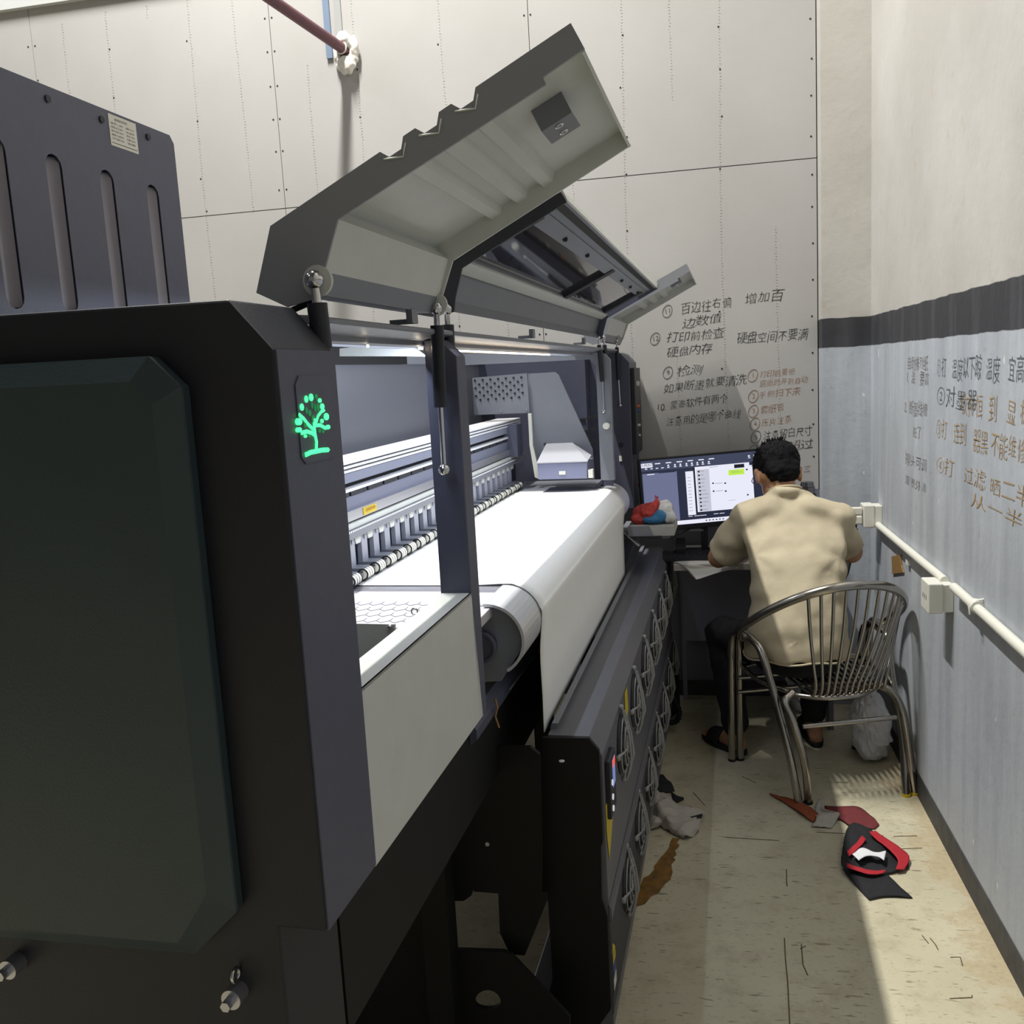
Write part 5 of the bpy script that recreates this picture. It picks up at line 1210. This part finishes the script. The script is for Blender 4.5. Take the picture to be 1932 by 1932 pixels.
cr_ = MB(); cr_.ring(V((.363, 3.838, 1.083)), V((-.03, .40, 1)), .062, .0055, 28, 8, raw=True); cr_.build('collar', m_shirt, shirt)
hm_ = MB(); hm_.tube([V((.375+.199*math.cos(a_*math.tau/32), 3.60+.151*math.sin(a_*math.tau/32), .478+.005*math.sin(a_*1.3))) for a_ in range(33)], .004, 6, raw=True); hm_.build('hem', m_shirt, shirt)
for el, sh_ in ((ELL, SHL), (ELR, SHR)):
    pass
# trousers
q = MB()
loft(q, [((.378, 3.625, .415), .155, .145, 0), ((.378, 3.625, .47), .168, .150, 0), ((.378, 3.62, .54), .165, .13, 0)], 24)
cap(q, HPL+V((-.01, .02, 0)), KNL, .088, .072); cap(q, KNL, ANL+V((.006, .0, .045)), .070, .056); cap(q, ANL+V((.006, 0, .05)), ANL+V((.008, 0, .03)), .056, .05)
cap(q, HPR+V((.01, .02, 0)), KNR, .088, .070); cap(q, KNR, ANR+V((0, .01, .045)), .066, .054)
remeshed('trousers', q, m_trous, man, .009, 4, .5, disp=lambda p, n: n*(.009*noise.noise(p*13)+.005*noise.noise(p*28)))
# hair: a cropped cap with short tufts
h = MB()
hball(h, (0, -.012, .038), (.083, .100, .083), 20); hball(h, (0, -.055, -.010), (.066, .048, .060), 16); hball(h, (0, .045, .072), (.055, .05, .040), 14)
for s in (-1, 1): hball(h, (s*.066, .012, .020), (.016, .030, .034), 10)
hr2 = random.Random(9)
hair = remeshed('hair', h, m_hair, man, .005, 3, .5, disp=lambda p, n: n*(.006*noise.noise(p*45)+.005*abs(noise.noise(p*95))))
tf = MB()
for k in range(420):
    a1, a2 = hr2.uniform(0, math.tau), hr2.uniform(.05, 1.75)
    d = V((math.sin(a2)*math.cos(a1), math.sin(a2)*math.sin(a1), math.cos(a2)))
    c = V((d.x*.083, d.y*.100-.012, d.z*.083+.038)); p0 = Hd(*(c*.97)); ln = hr2.uniform(.010, .022) if a2 < .9 else hr2.uniform(.004, .010)
    nn = (Hm @ (d+V((hr2.uniform(-.5, .5), hr2.uniform(-.7, .1), hr2.uniform(-.2, .5)))*.8)).normalized()
    tf.tube([p0, p0+nn*ln*.6, p0+nn*ln], [.0026, .0018, .0003], 4, raw=True)
tf.build('hair_tuft', m_hair, hair, kind='stuff')
# glasses
gl = MB(); 
for s in (-1, 1):
    gl.ring(Hd(s*.034, .104, .008), Hm @ V((0, 1, 0)), .023, .0016, 20, 5, raw=True)
    gl.tube([Hd(s*.058, .102, .012), Hd(s*.078, .07, .012), Hd(s*.082, -.005, .010)], .0018, 6, raw=True)
gl.tube([Hd(-.011, .106, .012), Hd(.011, .106, .012)], .0015, 5, raw=True)
gl.build('glasses_frame', mat('glasses_metal', (150, 150, 155), .25, .8), man, kind='stuff')
for s in (-1, 1): 
    hh_ = MB(); hball(hh_, (s*.031, .092, .010), (.011, .006, .006), 10); hh_.build('eye', m_whf, body)
# open-backed slides
for nm, an, toe in (('slipper', ANL, V((.055, 3.885, 0))), ('slipper', ANR, V((.465, 4.06, 0)))):
    hl_ = V((an.x, an.y, 0)); f_ = (toe-hl_).normalized(); sd = V((-f_.y, f_.x, 0)); hl_ = hl_-f_*.070; te = toe+f_*.055; L = (te-hl_)
    pts = []
    for k in range(20):
        a_ = k*math.tau/20; w_ = .047 if math.cos(a_) > 0 else .040; pts.append(hl_+L*.5+f_*(L.length*.5*math.cos(a_))+sd*(w_*math.copysign(abs(math.sin(a_))**.7, math.sin(a_))))
    so = MB(); so.slab([p+V((0, 0, .001)) for p in pts], [p+V((0, 0, .022)) for p in pts], raw=True)
    sl_ = so.build('slipper_sole', m_rubber, man, bevel=.004)
    c = toe-f_*.045; st_ = [[c+f_*o_+sd*(.047*math.cos(a_))+V((0, 0, .014+.058*math.sin(a_)+z_)) for a_ in [math.pi*k/8 for k in range(9)]] for o_, z_ in ((-.04, .006), (0, 0), (.035, -.008))]
    build_sheet('slipper_strap', st_, m_rubber, sl_, th=.006, nu=3, nv=2)
